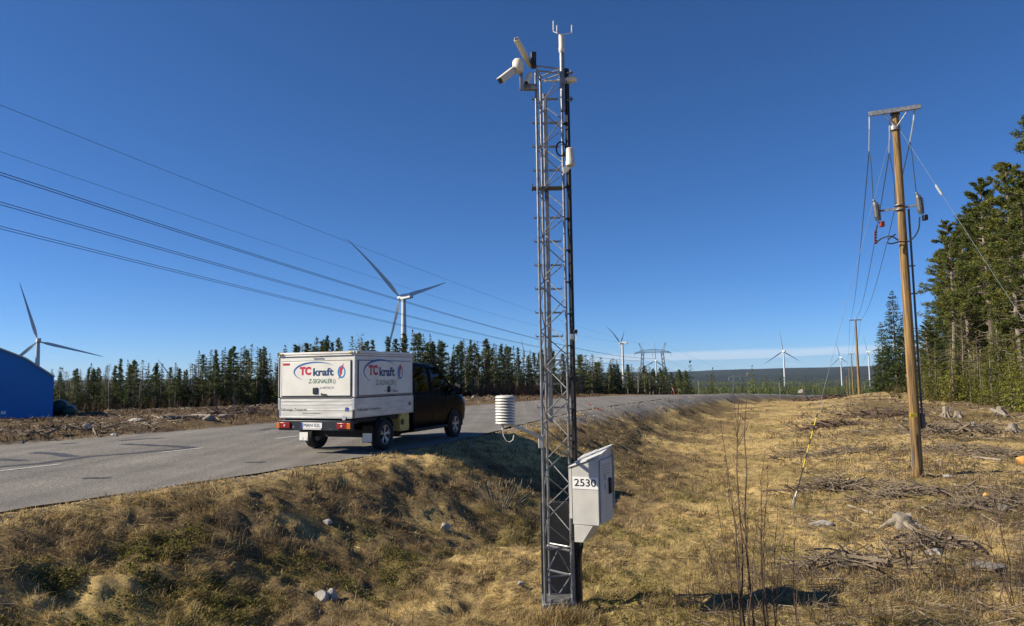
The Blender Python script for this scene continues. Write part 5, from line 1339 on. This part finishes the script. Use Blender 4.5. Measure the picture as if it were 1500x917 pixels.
# lettering on rear and right side
def sign_set(MX, w):
    """the company marks; MX maps sign x/y/z to van space; w is the width of the logo"""
    k = w
    def arc(name, mat, c, rx, ry, a0, a1, t0, tm, n=40):
        vs = []; fs = []
        for i in range(n + 1):
            u = i / n; a = math.radians(a0 + (a1 - a0) * u); t = t0 + (tm - t0) * math.sin(PI * u) ** 1.0 * (1 - .55 * abs(u - .62))
            for s_ in (-1, 1): vs.append(MX @ Vector((c[0] + (rx + s_ * t) * math.cos(a), c[1] + (ry + s_ * t) * math.sin(a), 0)))
        for i in range(n): fs.append((2 * i, 2 * i + 1, 2 * i + 3, 2 * i + 2))
        MB().add(vs, fs).build(name, M[mat], cn)
    arc('logo_arc', 'logo_blue', (-.06 * k, .045 * k), .43 * k, .155 * k, 38, 232, .002 * k, .017 * k)
    def T(x, y): q = MX.copy(); q.translation = MX @ Vector((x, y, .0008)); return q
    lettering('lettering', 'TC', .17 * k, T(-.265 * k, .055 * k), M['logo_red'], cn, width=.225 * k, bold=.010 * k)
    lettering('lettering', 'kraft', .165 * k, T(.085 * k, .035 * k), M['logo_navy'], cn, width=.40 * k, bold=.006 * k)
    lettering('lettering', 'Z-SIGNALER', .10 * k, T(.03 * k, -.11 * k), M['logo_green'], cn, width=.46 * k, shear=.1, bold=.001)
    lettering('lettering', '..en INSTALCO', .05 * k, T(.145 * k, -.215 * k), M['logo_grey'], cn, width=.29 * k, shear=.1)
    # little sun sign beside the second line
    vs = []; fs = []
    for i in range(12):
        for s_ in (.016, .022):
            a = 2 * PI * i / 12; vs.append(MX @ Vector((.30 * k + s_ * k * math.cos(a), -.115 * k + s_ * k * 1.3 * math.sin(a), .0008)))
    for i in range(12): j = (i + 1) % 12; fs.append((2 * i, 2 * i + 1, 2 * j + 1, 2 * j))
    for i in range(8):
        a = 2 * PI * i / 8 + .2; b_ = len(vs)
        for (r_, d_) in ((.026, -.10), (.026, .10), (.035, .06), (.035, -.06)): vs.append(MX @ Vector((.30 * k + r_ * k * math.cos(a + d_), -.115 * k + r_ * 1.3 * k * math.sin(a + d_), .0008)))
        fs.append((b_, b_ + 1, b_ + 2, b_ + 3))
    MB().add(vs, fs).build('emblem', M['logo_grey'], cn)
    # ring with a red flash
    vs = []; fs = []
    for i in range(28):
        a = 2 * PI * i / 28
        for rx, ry, ox in ((.075, .10, 0), (.048, .072, .004)): vs.append(MX @ Vector(((.435 + ox + rx * math.cos(a)) * k, (.035 + ry * math.sin(a)) * k, .0004)))
    for i in range(28): j = (i + 1) % 28; fs.append((2 * i, 2 * i + 1, 2 * j + 1, 2 * j))
    MB().add(vs, fs).build('logo_ring', M['logo_cyan'], cn)
    fl_ = [(.475, .175), (.41, .10), (.392, .02), (.412, .03), (.375, -.085), (.388, -.07), (.455, .035), (.432, .03), (.468, .10), (.455, .105)]
    MB().add([MX @ Vector((x * k, y * k, .0016)) for x, y in fl_], [tuple(range(len(fl_)))]).build('logo_flash', M['logo_red'], cn)
def face(origin, xdir):
    x = Vector(xdir); z = Vector((0, 0, 1)); n = x.cross(z)
    return Matrix(((x.x, z.x, n.x, origin[0]), (x.y, z.y, n.y, origin[1]), (x.z, z.z, n.z, origin[2]), (0, 0, 0, 1)))
REAR = lambda x, z, y=-.0155: face((x, y, z), (1, 0, 0)); SIDE = lambda y, z, x=.9958: face((x, y, z), (0, 1, 0))
sign_set(REAR(.09, 1.685), 1.32); sign_set(SIDE(1.12, 1.665), 1.62)
lettering('lettering', 'Volkswagen Transporter', .075, REAR(-.56, .945, -.013), M['ink'], tgate, width=.70)
lettering('lettering', 'www.tcmobil.se', .045, REAR(-.10, .865, -.0075), M['ink'], tgate, width=.46)
lettering('lettering', 'Volkswagen Transporter', .075, SIDE(.55, .93, .988), M['ink'], sideR, width=.92)
def emblem(MX, par, mt):
    vs = []; fs = []
    for (cx0, cy0) in ((-.028, -.02), (.028, -.02)):
        b_ = len(vs); vs += [MX @ Vector((cx0 + .022 * math.cos(2 * PI * i / 12), cy0 + .022 * math.sin(2 * PI * i / 12), 0)) for i in range(12)]; fs.append(tuple(range(b_, b_ + 12)))
    b_ = len(vs); vs += [MX @ Vector(p + (0.0006,)) for p in ((-.05, .005), (.05, .005), (.03, .04), (-.03, .04))]; fs.append((b_, b_ + 1, b_ + 2, b_ + 3))
    MB().add(vs, fs).build('emblem', M[mt], par)
emblem(REAR(.80, .95, -.013), tgate, 'plate_blue'); emblem(SIDE(2.28, .98, .988), sideR, 'ink')
# rear bumper bar with lamps, number plate, mudflaps
MB().box(-.93, .93, -.06, .06, .50, .715).box(-.5, .5, .06, .4, .52, .66).build('rear_bumper', M['navy'], van, bevel=.012)
for s in (-1, 1):
    x0, x1 = sorted((s * .94, s * .60))
    lm = MB().box(x0, x1, -.095, -.061, .545, .67).build('tail_light', M['lamp_red'], van, bevel=.01)
    xa, xb = sorted((s * .945, s * .86)); MB().box(xa, xb, -.103, -.0955, .547, .668).build('indicator', M['lamp_amber'], lm, bevel=.004)
    xa, xb = sorted((s * .76, s * .70)); MB().lathe([(.024, 0), (.024, .006), (.014, .010), (0, .011)], ((xa + xb) / 2, -.1065, .607), 'y', 14).build('reversing_lens', M['lamp_white'], lm)
npl = MB().box(-.32, .22, -.072, -.0615, .552, .668).build('licence_plate', M['plate_white'], van, bevel=.004)
MB().box(-.318, -.275, -.0755, -.0725, .555, .665).build('country_strip', M['plate_blue'], npl)
lettering('lettering', 'MAN 02L', .105, REAR(-.035, .61, -.0752), M['ink'], npl, width=.43)
MB().box(-.26, .20, -.085, -.062, .525, .545).build('plate_frame', M['plate_white'], npl)
MB().tube([(.74, -.03, .77), (.74, -.035, .77)], .05, 14).build('hinge_roller', M['alu_edge'], van)
MB().box(-.55, -.50, -.066, -.0605, .545, .60).box(.40, .47, -.066, -.0605, .53, .545).build('tow_eye_cover', M['galv_dark'], van)
# wheels
def wheel(x, y, s):
    w = empty('wheel', (x, y, .335)); w.parent = van
    MB().lathe([(.215, -.105), (.30, -.115), (.325, -.10), (.335, -.06), (.335, .06), (.325, .10), (.30, .115), (.215, .105)], (0, 0, 0), 'x', 40, cap=False).build('tyre', M['tyre'], w, True)
    m = MB(); f = s * .095
    m.lathe([(.222, -.10), (.222, f - s * .01), (.214, f), (.20, f), (.196, f - s * .03), (.19, -s * .02), (.05, -s * .03)] if s > 0 else [(.222, .10), (.222, f + .01), (.214, f), (.20, f), (.196, f + .03), (.19, .02), (.05, .03)], (0, 0, 0), 'x', 36, cap=False)
    rm = m.build('rim', M['alloy'], w, True)
    m = MB()
    for k in range(5):
        for dd in (-.16, .16):
            a = 2 * PI * k / 5 + .3; ca, sa = math.cos(a + dd * .35), math.sin(a + dd * .35); cb2, sb2 = math.cos(a + dd), math.sin(a + dd)
            p0 = Vector((f - s * .025, .035 * ca, .035 * sa)); p1 = Vector((f - s * .008, .205 * cb2, .205 * sb2)); t_ = Vector((0, -sb2, cb2)) * .016; e_ = Vector((s * .02, 0, 0))
            m.hexa([p0 - t_ * 1.2 - e_, p0 + t_ * 1.2 - e_, p1 + t_ - e_, p1 - t_ - e_, p0 - t_ * 1.2, p0 + t_ * 1.2, p1 + t_ * .9, p1 - t_ * .9])
    m.lathe([(.05, f - s * .04), (.05, f - s * .012), (0, f - s * .008)], (0, 0, 0), 'x', 16); m.build('spoke', M['alloy'], w)
    MB().lathe([(.185, -.012), (.185, .012)], (s * .0, 0, 0), 'x', 28).build('brake_disc', M['car_dark'], w)
YF, YR = 4.74, 1.22
for y in (YF, YR):
    wheel(.88, y, 1); wheel(-.88, y, -1)
for s in (-1, 1):
    mf = MB().box(s * .84 - .13, s * .84 + .13, .70, .715, .20, .56).build('mudflap', M['car_dark'], van)
    MB().box(s * .84 - .115, s * .84 + .115, .690, .6985, .215, .40).build('flap_plate', M['plate_white'], mf)
    m = MB()
    for dx in (-.055, .055): m.lathe([(.048, -.004), (.048, 0)], (s * .84 + dx, .689, .27), 'y', 16)
    m.build('flap_reflector', M['plate_white'], mf)
for s in (-1, 1):
    m = MB()
    for i in range(14):
        a0, a1 = math.radians(20 + 140 * i / 14), math.radians(20 + 140 * (i + 1) / 14); c0 = Vector((0, YR, .36))
        q = []
        for r_ in (.385, .40):
            for a in (a0, a1): q.append((YR + r_ * math.cos(a), .36 + r_ * math.sin(a)))
        xa, xb = sorted((s * .74, s * .96))
        m.hexa([(xa, *q[0]), (xb, *q[0]), (xb, *q[1]), (xa, *q[1]), (xa, *q[2]), (xb, *q[2]), (xb, *q[3]), (xa, *q[3])])
    m.build('rear_wing', M['car_dark'], van)
tb_ = MB().box(.66, .955, 1.88, 2.30, .36, .76).build('tool_box', M['osb'], van, bevel=.006)
MB().lathe([(.07, 0), (.07, .012), (.05, .016), (0, .017)], (.956, 1.98, .57), 'x', 16).build('filler_cap', M['black'], tb_)
m = MB()
for y, z in ((1.91, .73), (2.27, .73), (2.27, .39), (1.91, .39)): m.box(.9555, .962, y - .012, y + .012, z - .012, z + .012)
m.build('corner_screw', M['black'], tb_)
# cab: stacked rounded slices
ZF = [.28, .34, .45, .7, .95, 1.08, 1.15, 1.22, 1.4, 1.6, 1.8, 1.88, 1.93, 1.96, 1.975]
YFZ = [5.40, 5.52, 5.62, 5.64, 5.60, 5.47, 5.26, 5.04, 4.82, 4.55, 4.26, 4.08, 3.88, 3.6, 3.2]
WZ = [.86, .90, .93, .95, .95, .945, .94, .93, .905, .87, .83, .805, .77, .72, .62]
def yf(z): return float(np.interp(z, ZF, YFZ))
def wz_(z): return float(np.interp(z, ZF, WZ))
YB = 2.50
def slice_(z, inset=0.0, yb=None):
    w, f_ = wz_(z) - inset, yf(z) - inset; b_ = (YB if yb is None else yb) + inset
    pts = []; rc = .42 if z > 1.2 else .34
    pts += [(w, b_ + .03), (w, b_ + .3), (w, (b_ + f_) / 2), (w, f_ - rc * 1.7)]
    for a in (15, 35, 55, 75): a = math.radians(a); pts.append((w - rc * .62 * (1 - math.cos(a)), f_ - rc * 1.35 * (1 - math.sin(a)) + (0 if a < 1 else 0)))
    pts += [(w * .45, f_ + .012), (0, f_ + .03)]
    full = pts + [(-x, y) for x, y in reversed(pts[:-1])] + [(-w + .03, b_), (w - .03, b_)]
    return [(x, y, z) for x, y in full]
def loft(zs, inset=0.0, name='body', mat='car_black', parent=None):
    vs = []; fs = []; n = None
    for z in zs:
        s_ = slice_(z, inset); n = len(s_); vs += s_
    for i in range(len(zs) - 1):
        for k in range(n): fs.append((i * n + k, i * n + (k + 1) % n, (i + 1) * n + (k + 1) % n, (i + 1) * n + k))
    fs.append(tuple(range(n))[::-1]); fs.append(tuple((len(zs) - 1) * n + k for k in range(n)))
    return MB().add(vs, fs).build(name, M[mat], parent, True)
cabb = loft([.28, .34, .45, .58, .7, .85, .95, 1.02, 1.08, 1.15, 1.22, 1.245], name='cab_body', parent=van)
roof = loft([1.845, 1.88, 1.905, 1.93, 1.95, 1.965, 1.975], name='cab_roof', parent=van)
def pillar(ya0, ya1, yb0, yb1, s, name='pillar', inw=.05):
    za, zb = 1.23, 1.86
    p = []
    for z, y0, y1 in ((za, ya0, ya1), (zb, yb0, yb1)):
        w = wz_(z) + .001
        p += [(s * (w - inw), y0, z), (s * w, y0, z), (s * w, y1, z), (s * (w - inw), y1, z)]
    MB().hexa(p).build(name, M['car_black'], van, bevel=.004)
for s in (-1, 1):
    pillar(2.50, 2.66, 2.50, 2.66, s); pillar(3.42, 3.58, 3.40, 3.55, s); pillar(4.70, 4.82, 3.86, 3.97, s)
    pillar(4.42, 4.46, 4.12, 4.14, s, 'quarter_bar', .02) if False else None
    for (y0, y1, y2, y3) in ((2.66, 3.42, 3.40, 2.66), (3.58, 4.70, 3.86, 3.55)):
        wa, wb = wz_(1.245) - .012, wz_(1.845) - .012
        MB().hexa([(s * wa, y0, 1.245), (s * wa, y1, 1.245), (s * (wa - .005), y1, 1.245), (s * (wa - .005), y0, 1.245), (s * wb, y3, 1.85), (s * wb, y2, 1.85), (s * (wb - .005), y2, 1.85), (s * (wb - .005), y3, 1.85)]).build('side_window', M['glass'], van)
    # door seams, handles, arch trims, sill
    m = MB()
    for y in (2.60, 3.50, 4.30): m.box(min(s * .949, s * .9525), max(s * .949, s * .9525), y, y + .012, .46, 1.2)
    m.build('door_seam', M['car_dark'], cabb)
    for y in (2.72, 3.62): MB().box(min(s * .952, s * .975), max(s * .952, s * .975), y, y + .17, 1.07, 1.095).build('door_handle', M['car_black'], cabb, bevel=.006)
    MB().box(min(s * .93, s * .962), max(s * .93, s * .962), 2.55, 4.30, .29, .37).build('side_sill', M['car_dark'], cabb, bevel=.01)
    m = MB()
    for i in range(18):
        a0, a1 = math.radians(-8 + 196 * i / 18), math.radians(-8 + 196 * (i + 1) / 18); xs_ = sorted((s * .90, s * .967))
        q = [(YF + r_ * math.cos(a), .345 + r_ * math.sin(a)) for r_ in (.385, .43) for a in (a0, a1)]
        m.hexa([(xs_[0], *q[0]), (xs_[1], *q[0]), (xs_[1], *q[1]), (xs_[0], *q[1]), (xs_[0], *q[2]), (xs_[1], *q[2]), (xs_[1], *q[3]), (xs_[0], *q[3])])
    m.build('wheel_arch', M['car_black'], cabb, True)
    xs_ = sorted((s * .940, s * .9525)); MB().lathe([(.385, xs_[0]), (.385, xs_[1])], (0, YF, .345), 'x', 30).build('arch_liner', M['car_dark'], cabb)
    # mirror
    mrr = MB().tube([(s * .93, 4.60, 1.22), (s * 1.06, 4.62, 1.24)], .025, 8).tube([(s * .92, 4.62, 1.36), (s * 1.06, 4.62, 1.36)], .018, 8).build('mirror_arm', M['car_black'], van)
    xs_ = sorted((s * 1.02, s * 1.22)); mh = MB().box(xs_[0], xs_[1], 4.58, 4.70, 1.13, 1.43).build('mirror', M['car_black'], van, bevel=.03)
    MB().box(xs_[0] + .025, xs_[1] - .025, 4.572, 4.5795, 1.16, 1.40).build('mirror_glass', M['car_dark'], mh)  # dark reflection put into a plain matte black colour
    MB().box(min(s * .50, s * .84), max(s * .50, s * .84), 5.50, 5.635, .82, .98).build('headlight', M['lamp_white'], cabb, bevel=.03)
pts0 = [(-.80, yf(1.245) - .30, 1.245), (-.45, yf(1.245) - .02, 1.245), (.45, yf(1.245) - .02, 1.245), (.80, yf(1.245) - .30, 1.245)]
pts1 = [(-.70, yf(1.85) - .24, 1.855), (-.38, yf(1.85) - .02, 1.855), (.38, yf(1.85) - .02, 1.855), (.70, yf(1.85) - .24, 1.855)]
vs = pts0 + pts1; MB().add(vs, [(0, 1, 5, 4), (1, 2, 6, 5), (2, 3, 7, 6)]).build('windscreen', M['glass'], van)
MB().box(-.84, .84, 2.50, 2.53, 1.23, 1.36).box(-.84, -.62, 2.50, 2.53, 1.36, 1.86).box(.62, .84, 2.50, 2.53, 1.36, 1.86).box(-.62, .62, 2.50, 2.53, 1.74, 1.86).build('cab_rear_wall', M['car_dark'], van)
MB().box(-.62, .62, 2.512, 2.518, 1.36, 1.74).build('rear_window', M['glass'], van)
for x, y in ((-.48, 2.85), (.0, 2.85), (.48, 2.85), (-.45, 3.85), (.45, 3.85)):
    st = MB().hexa([(x - .22, y, 1.22), (x + .22, y, 1.22), (x + .22, y + .12, 1.22), (x - .22, y + .12, 1.22), (x - .19, y - .10, 1.50), (x + .19, y - .10, 1.50), (x + .19, y - .02, 1.50), (x - .19, y - .02, 1.50)]).build('seat', M['car_dark'], van, bevel=.02)
    MB().box(x - .12, x + .12, y - .13, y - .04, 1.53, 1.69).build('headrest', M['car_dark'], st, bevel=.03)
MB().lathe([(.17, -.012), (.185, 0), (.17, .012), (.155, 0)], (-.42, 4.45, 1.23), 'y', 24).build('steering_wheel', M['car_dark'], van)
# ------------------------------------------------------------------ stones, stumps, brush piles, saplings
def stone(px, py, wpx, hpx, label, mat='rock', seed=0, cat='rock', dpt=.8, tilt=0.0):
    g = ground(px, py); k = g.y / F_PX; w, h = wpx * k / 2, hpx * k
    bm = bmesh.new(); bmesh.ops.create_icosphere(bm, subdivisions=3, radius=1)
    rs = np.random.default_rng(seed + int(px))
    pl_ = [(Vector(rs.normal(0, 1, 3)).normalized(), rs.uniform(.55, .9)) for _ in range(9)]
    for v in bm.verts:
        for n, d in pl_:
            q = v.co.dot(n)
            if q > d: v.co -= n * (q - d) * .92
        v.co += v.normal * rs.normal(0, .015)
        v.co = Vector((v.co.x * w * 1.15, v.co.y * w * dpt, (v.co.z * .62 + .35) * h))
    me = bpy.data.meshes.new('rock'); bm.to_mesh(me); bm.free(); me.materials.append(M[mat])
    o = link('rock', me); o.location = g; o.rotation_euler = (0, tilt, rs.uniform(-.4, .4)); return tag(o, label, cat)
stone(472, 880, 24, 17, 'left half of a pair of pale stones at the bottom of the ditch', seed=1)
stone(486, 880, 20, 18, 'right half of a pair of pale stones at the bottom of the ditch', seed=2)
stone(653, 777, 16, 13, 'small white stone on the bank below the van shadow', seed=3)
stone(479, 768, 14, 8, 'flat pale stone half buried in the grass bank', seed=4)
stone(681, 789, 9, 5, 'little white stone right of the stone below the van shadow', seed=5)
stone(763, 858, 10, 8, 'small rounded stone left of the mast foot', seed=6)
stone(1502, 681, 22, 17, 'orange stone at the right edge of the clearing', 'rock_orange', 7)
stone(1203, 770, 30, 9, 'flat pale stone lying in moss right of the stay anchor', seed=8)
stone(1423, 626, 12, 9, 'white stone on the clearing below the grey trunk', seed=9)
stone(1446, 836, 48, 12, 'flat grey boulder behind the bare shrub at lower right', 'rock_grey', 10)
stone(1388, 700, 14, 6, 'flat white stone right of the wooden pole', seed=11)
stone(1445, 728, 9, 7, 'small yellowish stone at the right of the clearing', 'rock_orange', 12)
stone(1470, 750, 17, 11, 'pinkish grey boulder beside the long brush pile', 'rock_grey', 13)
stone(1368, 812, 28, 9, 'pale stone slab beside the tree stump', seed=14)
stone(200, 619, 26, 7, 'pale flat rock on the felled ground left of the long log', seed=15)
stone(305, 616, 18, 8, 'grey rock at the right end of the long pale log', 'rock_grey', 16)
stone(330, 612, 18, 7, 'grey rock on the felled ground left of the van', 'rock_grey', 17)
stone(128, 629, 16, 9, 'dark rock on the felled ground near the blue hall', 'rock_grey', 18)
stone(694, 583, 6, 5, 'small white stone across the road right of the van', seed=19)
stone(1178, 577, 16, 8, 'grey boulder on the skyline below the far poles', 'rock_grey', 20)
stone(168, 639, 12, 5, 'pale stone close to the far road edge', seed=21)
def log(pts, r0, r1, label, mat='pale_wood'):
    P = [ground(*p) for p in pts]; o = P[0]
    Q = [p - o + Vector((0, 0, r0 * .8)) for p in P]
    ob = MB().tube(Q, [r0 + (r1 - r0) * i / (len(Q) - 1) for i in range(len(Q))], 9).build('log', M[mat], None, True); ob.location = o
    return tag(ob, label, 'log')
log([(236, 615.5), (262, 614), (290, 612.5)], .11, .07, 'long pale barkless log on the felled ground left of the van')
log([(281, 611.5), (296, 611), (309, 611)], .09, .06, 'short pale log beyond the right end of the long log')
log([(1452, 602), (1462, 606), (1474, 611)], .10, .06, 'pale fallen stem at the wood edge on the right')
log([(1424, 672), (1445, 674), (1468, 676)], .05, .03, 'thin pale branch lying in the clearing at the right')
log([(1243, 742), (1262, 748), (1280, 753)], .025, .015, 'thin pale stick near the stump')
log([(1205, 842), (1218, 845), (1231, 846)], .02, .012, 'short pale stick lying below the stump')
log([(602, 757), (618, 752), (634, 745)], .014, .006, 'grey forked twig lying on the bank')
# stump with roots
def stump(px, py, r, h, label, seed, lean=.0):
    g = ground(px, py); rs = np.random.default_rng(seed)
    o = empty('tree_stump', g, rs.uniform(0, 6), label, 'stump')
    m = MB(); n = 22; vs = []; fs = []
    for (rr_, zz) in ((1.7, -.12), (1.25, .05), (1.02, h * .5), (.95, h)):
        for k in range(n):
            a = 2 * PI * k / n; q = rr_ * r * (1 + (.22 if rr_ > 1.1 else .07) * math.sin(a * 5 + seed) + rs.normal(0, .025))
            vs.append((q * math.cos(a) + lean * zz, q * math.sin(a), zz + (rs.normal(0, .02) if zz == h else 0)))
    for i in range(3):
        for k in range(n): fs.append((i * n + k, i * n + (k + 1) % n, (i + 1) * n + (k + 1) % n, (i + 1) * n + k))
    MB().add(vs, fs).build('stem', M['pale_wood'], o, True)
    MB().add(vs[-n:], [tuple(range(n))]).build('cut_face', M['pale_wood'], o)
    for k in range(5):
        a = 2 * PI * k / 5 + rs.uniform(-.4, .4); L_ = r * rs.uniform(2.2, 3.6)
        MB().tube([(math.cos(a) * r * .7, math.sin(a) * r * .7, h * .45), (math.cos(a) * L_ * .55, math.sin(a) * L_ * .55, .05), (math.cos(a) * L_, math.sin(a) * L_, -.08)], [r * .38, r * .22, r * .1], 7).build('root', M['pale_wood'], o, True)
stump(1322, 772, .15, .20, 'weathered grey stump with spreading roots in the right foreground', 3, .1)
stump(1484, 632, .16, .3, 'dark upright stump near the orange stone at the right', 5)
stump(1403, 612, .15, .34, 'small stump at the wood edge under the grey trunk', 6)
stump(1386, 610, .14, .5, 'thin broken stump at the foot of the wood right of the pole', 7)
stump(1465, 605, .16, .32, 'stump left of the fallen pale stem at the wood edge', 8)
def brush_pile(px, py, wpx, dpt, n, hgt, label, seed, Ls=(.2, 1.1), mat='twig_grey', rad=.006):
    g = ground(px, py); W = wpx * g.y / F_PX; rs = np.random.default_rng(seed); m = MB()
    for i in range(int(n * .62)):
        x = rs.normal(0, W * .30); y = rs.normal(0, dpt * .35); env = math.exp(-(x / (W * .36)) ** 2)
        z = gz(g.x + x, g.y + y) - g.z + rs.uniform(0, hgt) * env * (.45 + .9 * float(vnoise(np.array([x * 2.3 + seed]), np.array([y * 2]), seed)[0]))
        a = rs.uniform(0, 2 * PI); L_ = rs.uniform(*Ls) / 2; t = rs.normal(.05, .28)
        d = Vector((math.cos(a) * math.cos(t), math.sin(a) * math.cos(t), math.sin(t))) * L_; c = Vector((x, y, z)); b_ = Vector(rs.normal(0, .04, 3))
        q_ = rs.uniform(.5, 1.9) if rs.random() < .85 else rs.uniform(2, 3.6); m.tube([c - d, c + b_, c + d], [rad * 1.3 * q_, rad * q_, rad * .4 * q_], 5, cap=False)
    o = m.build('brush_pile', M[mat]); o.location = g
    return tag(o, label, 'brush pile')
brush_pile(1225, 716, 130, .7, 420, .20, 'grey twig pile right of the stay anchor', 31)
brush_pile(1335, 722, 130, .7, 420, .20, 'dark tangle of branches in front of the wooden pole', 32)
brush_pile(1440, 745, 130, .7, 300, .16, 'long low brush pile at the right of the clearing', 33)
brush_pile(1235, 663, 90, 1.0, 240, .16, 'twig pile in the middle of the cleared strip', 34)
brush_pile(1160, 668, 60, 1.0, 150, .14, 'twig pile beside the marked stay', 35)
brush_pile(1390, 660, 110, 1.2, 300, .2, 'grey branch heap right of the wooden pole', 36)
brush_pile(1460, 668, 110, 1.2, 300, .2, 'branch heap left of the orange stone', 37)
brush_pile(1220, 625, 100, 1.6, 240, .25, 'brown branch heap far along the strip', 38, (.4, 1.3), 'twig', .012)
brush_pile(1290, 610, 120, 2.0, 260, .3, 'brown branch heap left of the pole further back', 39, (.4, 1.5), 'twig', .014)
brush_pile(1200, 586, 90, 2.0, 130, .35, 'dark brush heap on the near skyline', 40, (.5, 2.0), 'twig', .02)
brush_pile(1400, 632, 150, 2.0, 300, .25, 'pale branch litter below the wood', 41, (.4, 1.4), 'twig_grey', .012)
brush_pile(1240, 828, 150, .6, 320, .13, 'flat dark twigs left of the bare shrub at the lower right', 42)
brush_pile(1370, 800, 110, .5, 260, .22, 'twig tangle beside the stump', 43, (.25, .8))
brush_pile(110, 628, 150, 5, 200, .18, 'branch heap on the felled ground by the blue hall', 44, (.3, 1.1), 'twig_grey', .012)
brush_pile(350, 605, 120, 4.0, 260, .4, 'branch heap on the felled ground left of the van', 45, (.4, 1.3), 'twig', .014)
def sapling(px0, py0, tops, label, r=.008, name='sapling', Y=None, twigs=5, seed=0, group=None, mat='twig'):
    """bare stems rising from one root; tops are photo positions of their tips"""
    g = ground(px0, py0) if Y is None else Vector((at(px0, py0, Y).x, Y, gz(at(px0, py0, Y).x, Y)))
    rs = np.random.default_rng(seed + int(px0)); o = empty(name, g, 0, label, 'sapling' if name == 'sapling' else 'shrub', group)
    for (tx, ty) in tops:
        wide = len(tops) > 4
        r0_ = Vector((rs.normal(0, .22), rs.normal(0, .18), -.05)) if wide else Vector((0, 0, -.05))
        t_ = at(tx, ty, g.y + rs.uniform(-.12, .12)) - g; n = 6; pts = [r0_]
        for i in range(1, n + 1):
            u = i / n; pts.append(r0_ * (1 - u) ** 1.5 + t_ * u + Vector((rs.normal(0, .012) - .05 * math.sin(u * PI) * np.sign(t_.x), rs.normal(0, .012), .04 * math.sin(u * PI))) * t_.length * .5)
        m = MB().tube(pts, [r * (1 - .72 * i / n) for i in range(n + 1)], 6, cap=False)
        for k in range(twigs):
            u = rs.uniform(.2, .9); i = min(int(u * n), n - 1); p = pts[i].lerp(pts[i + 1], u * n - i); a = rs.uniform(0, 2 * PI); L_ = t_.length * rs.uniform(.10, .28) * (1.1 - u * .6)
            branch_geo(m, p, (math.cos(a) * .6, math.sin(a) * .6, 1.0), L_, r * .38, rs, 3, -.05)
        m.build('stem', M[mat], o)
    return o
GS = 'bare saplings right of the mast'
for px0, py0, tops, r, lab in ((1093, 925, [(1083, 570)], .011, 'tallest bare sapling with a reddish tip right of the mast'), (1107, 925, [(1093, 578)], .012, 'stout bare sapling close beside the tallest one'),
        (1085, 922, [(1054, 617), (1062, 690)], .009, 'bare sapling leaning left at the left side of the group'), (1125, 922, [(1118, 660), (1126, 690)], .009, 'forked bare sapling at the right side of the group'),
        (1076, 924, [(1016, 760), (1040, 700)], .006, 'low bare sapling reaching far left'), (1166, 918, [(1168, 745), (1176, 800)], .005, 'thin bare sapling standing nearest the stay anchor'),
        (1136, 920, [(1141, 735), (1150, 770)], .006, 'short bare sapling between the fork and the stay anchor'), (1098, 928, [(1075, 700), (1118, 720)], .006, 'short bare sapling in the middle of the group')):
    sapling(px0, py0, tops, lab, r, Y=7.5, twigs=6, group=GS)
sapling(1395, 870, [(1290, 760), (1330, 770), (1345, 745), (1372, 740), (1412, 690), (1440, 720), (1388, 700), (1360, 800), (1460, 760), (1310, 800)], 'wide bare willow shrub left of the boulder at the lower right', .0055, 'bare_shrub', twigs=9)
sapling(1470, 890, [(1425, 740), (1450, 700), (1478, 690), (1500, 700), (1520, 740), (1440, 800), (1410, 780), (1495, 760), (1465, 720)], 'bare willow shrub in the lower right corner', .0055, 'bare_shrub', twigs=9)
sapling(1330, 842, [(1327, 775), (1318, 790), (1345, 780)], 'broken dark shrub stems in front of the stump', .012, 'bare_shrub', twigs=2)
sapling(1180, 745, [(1165, 690), (1175, 700), (1195, 695), (1205, 705)], 'thin bare shoots rising from the pile by the stay anchor', .005, 'bare_shrub', twigs=4)
sapling(1300, 700, [(1285, 640), (1296, 645), (1304, 640)], 'thin bare shoots left of the wooden pole', .005, 'bare_shrub', twigs=4)
for px0, py0, tops, lab in ((657, 916, [(672, 835)], 'thin dead stalk in the ditch left of the mast'), (566, 914, [(573, 862), (580, 868)], 'dead stalk with a drooping head at the bottom of the photo'), (605, 916, [(606, 892)], 'short dead stalk at the bottom left of the mast')):
    sapling(px0, py0, tops, lab, .006, 'bare_shrub', twigs=3)
# pale seed-head plant at the shadow's edge
g = ground(732, 742); o = empty('dry_plant', g, 0, 'clump of dry brown seed spikes at the edge of the van shadow', 'plant')
m = MB(); rs = np.random.default_rng(5)
for k in range(34):
    a = rs.uniform(-.5, .5); t_ = Vector((rs.normal(0, .20), rs.normal(0, .08), rs.uniform(.22, .42))); p = Vector((t_.x * .8, t_.y, 0))
    m.tube([p, p + t_ * .6, p + t_], [.004, .004, .003], 4)
m.build('stem', M['pale_wood'], o)
m = MB()
for v in [Vector((rs.normal(0, .22), rs.normal(0, .08), rs.uniform(.30, .46))) for _ in range(34)]: m.tube([v, v + Vector((0, 0, .03)), v + Vector((.01, 0, .10))], [.006, .012, .003], 6)
m.build('seed_head', M['twig_grey'], o)

# ------------------------------------------------------------------ air
hz = MB().box(-17000, 17000, -17000, 17000, -90, 330)
mh = bpy.data.materials.new('pale_air'); mh.use_nodes = True; nt = mh.node_tree
nt.nodes.remove(nt.nodes['Principled BSDF']); pv = nt.nodes.new('ShaderNodeVolumePrincipled')
pv.inputs['Color'].default_value = (.62, .80, 1.0, 1); pv.inputs['Density'].default_value = HAZE; pv.inputs['Anisotropy'].default_value = 0.2
nt.links.new(pv.outputs[0], nt.nodes['Material Output'].inputs['Volume'])
ho = hz.build('haze', mh); tag(ho, kind='stuff'); ho.display_type = 'WIRE'
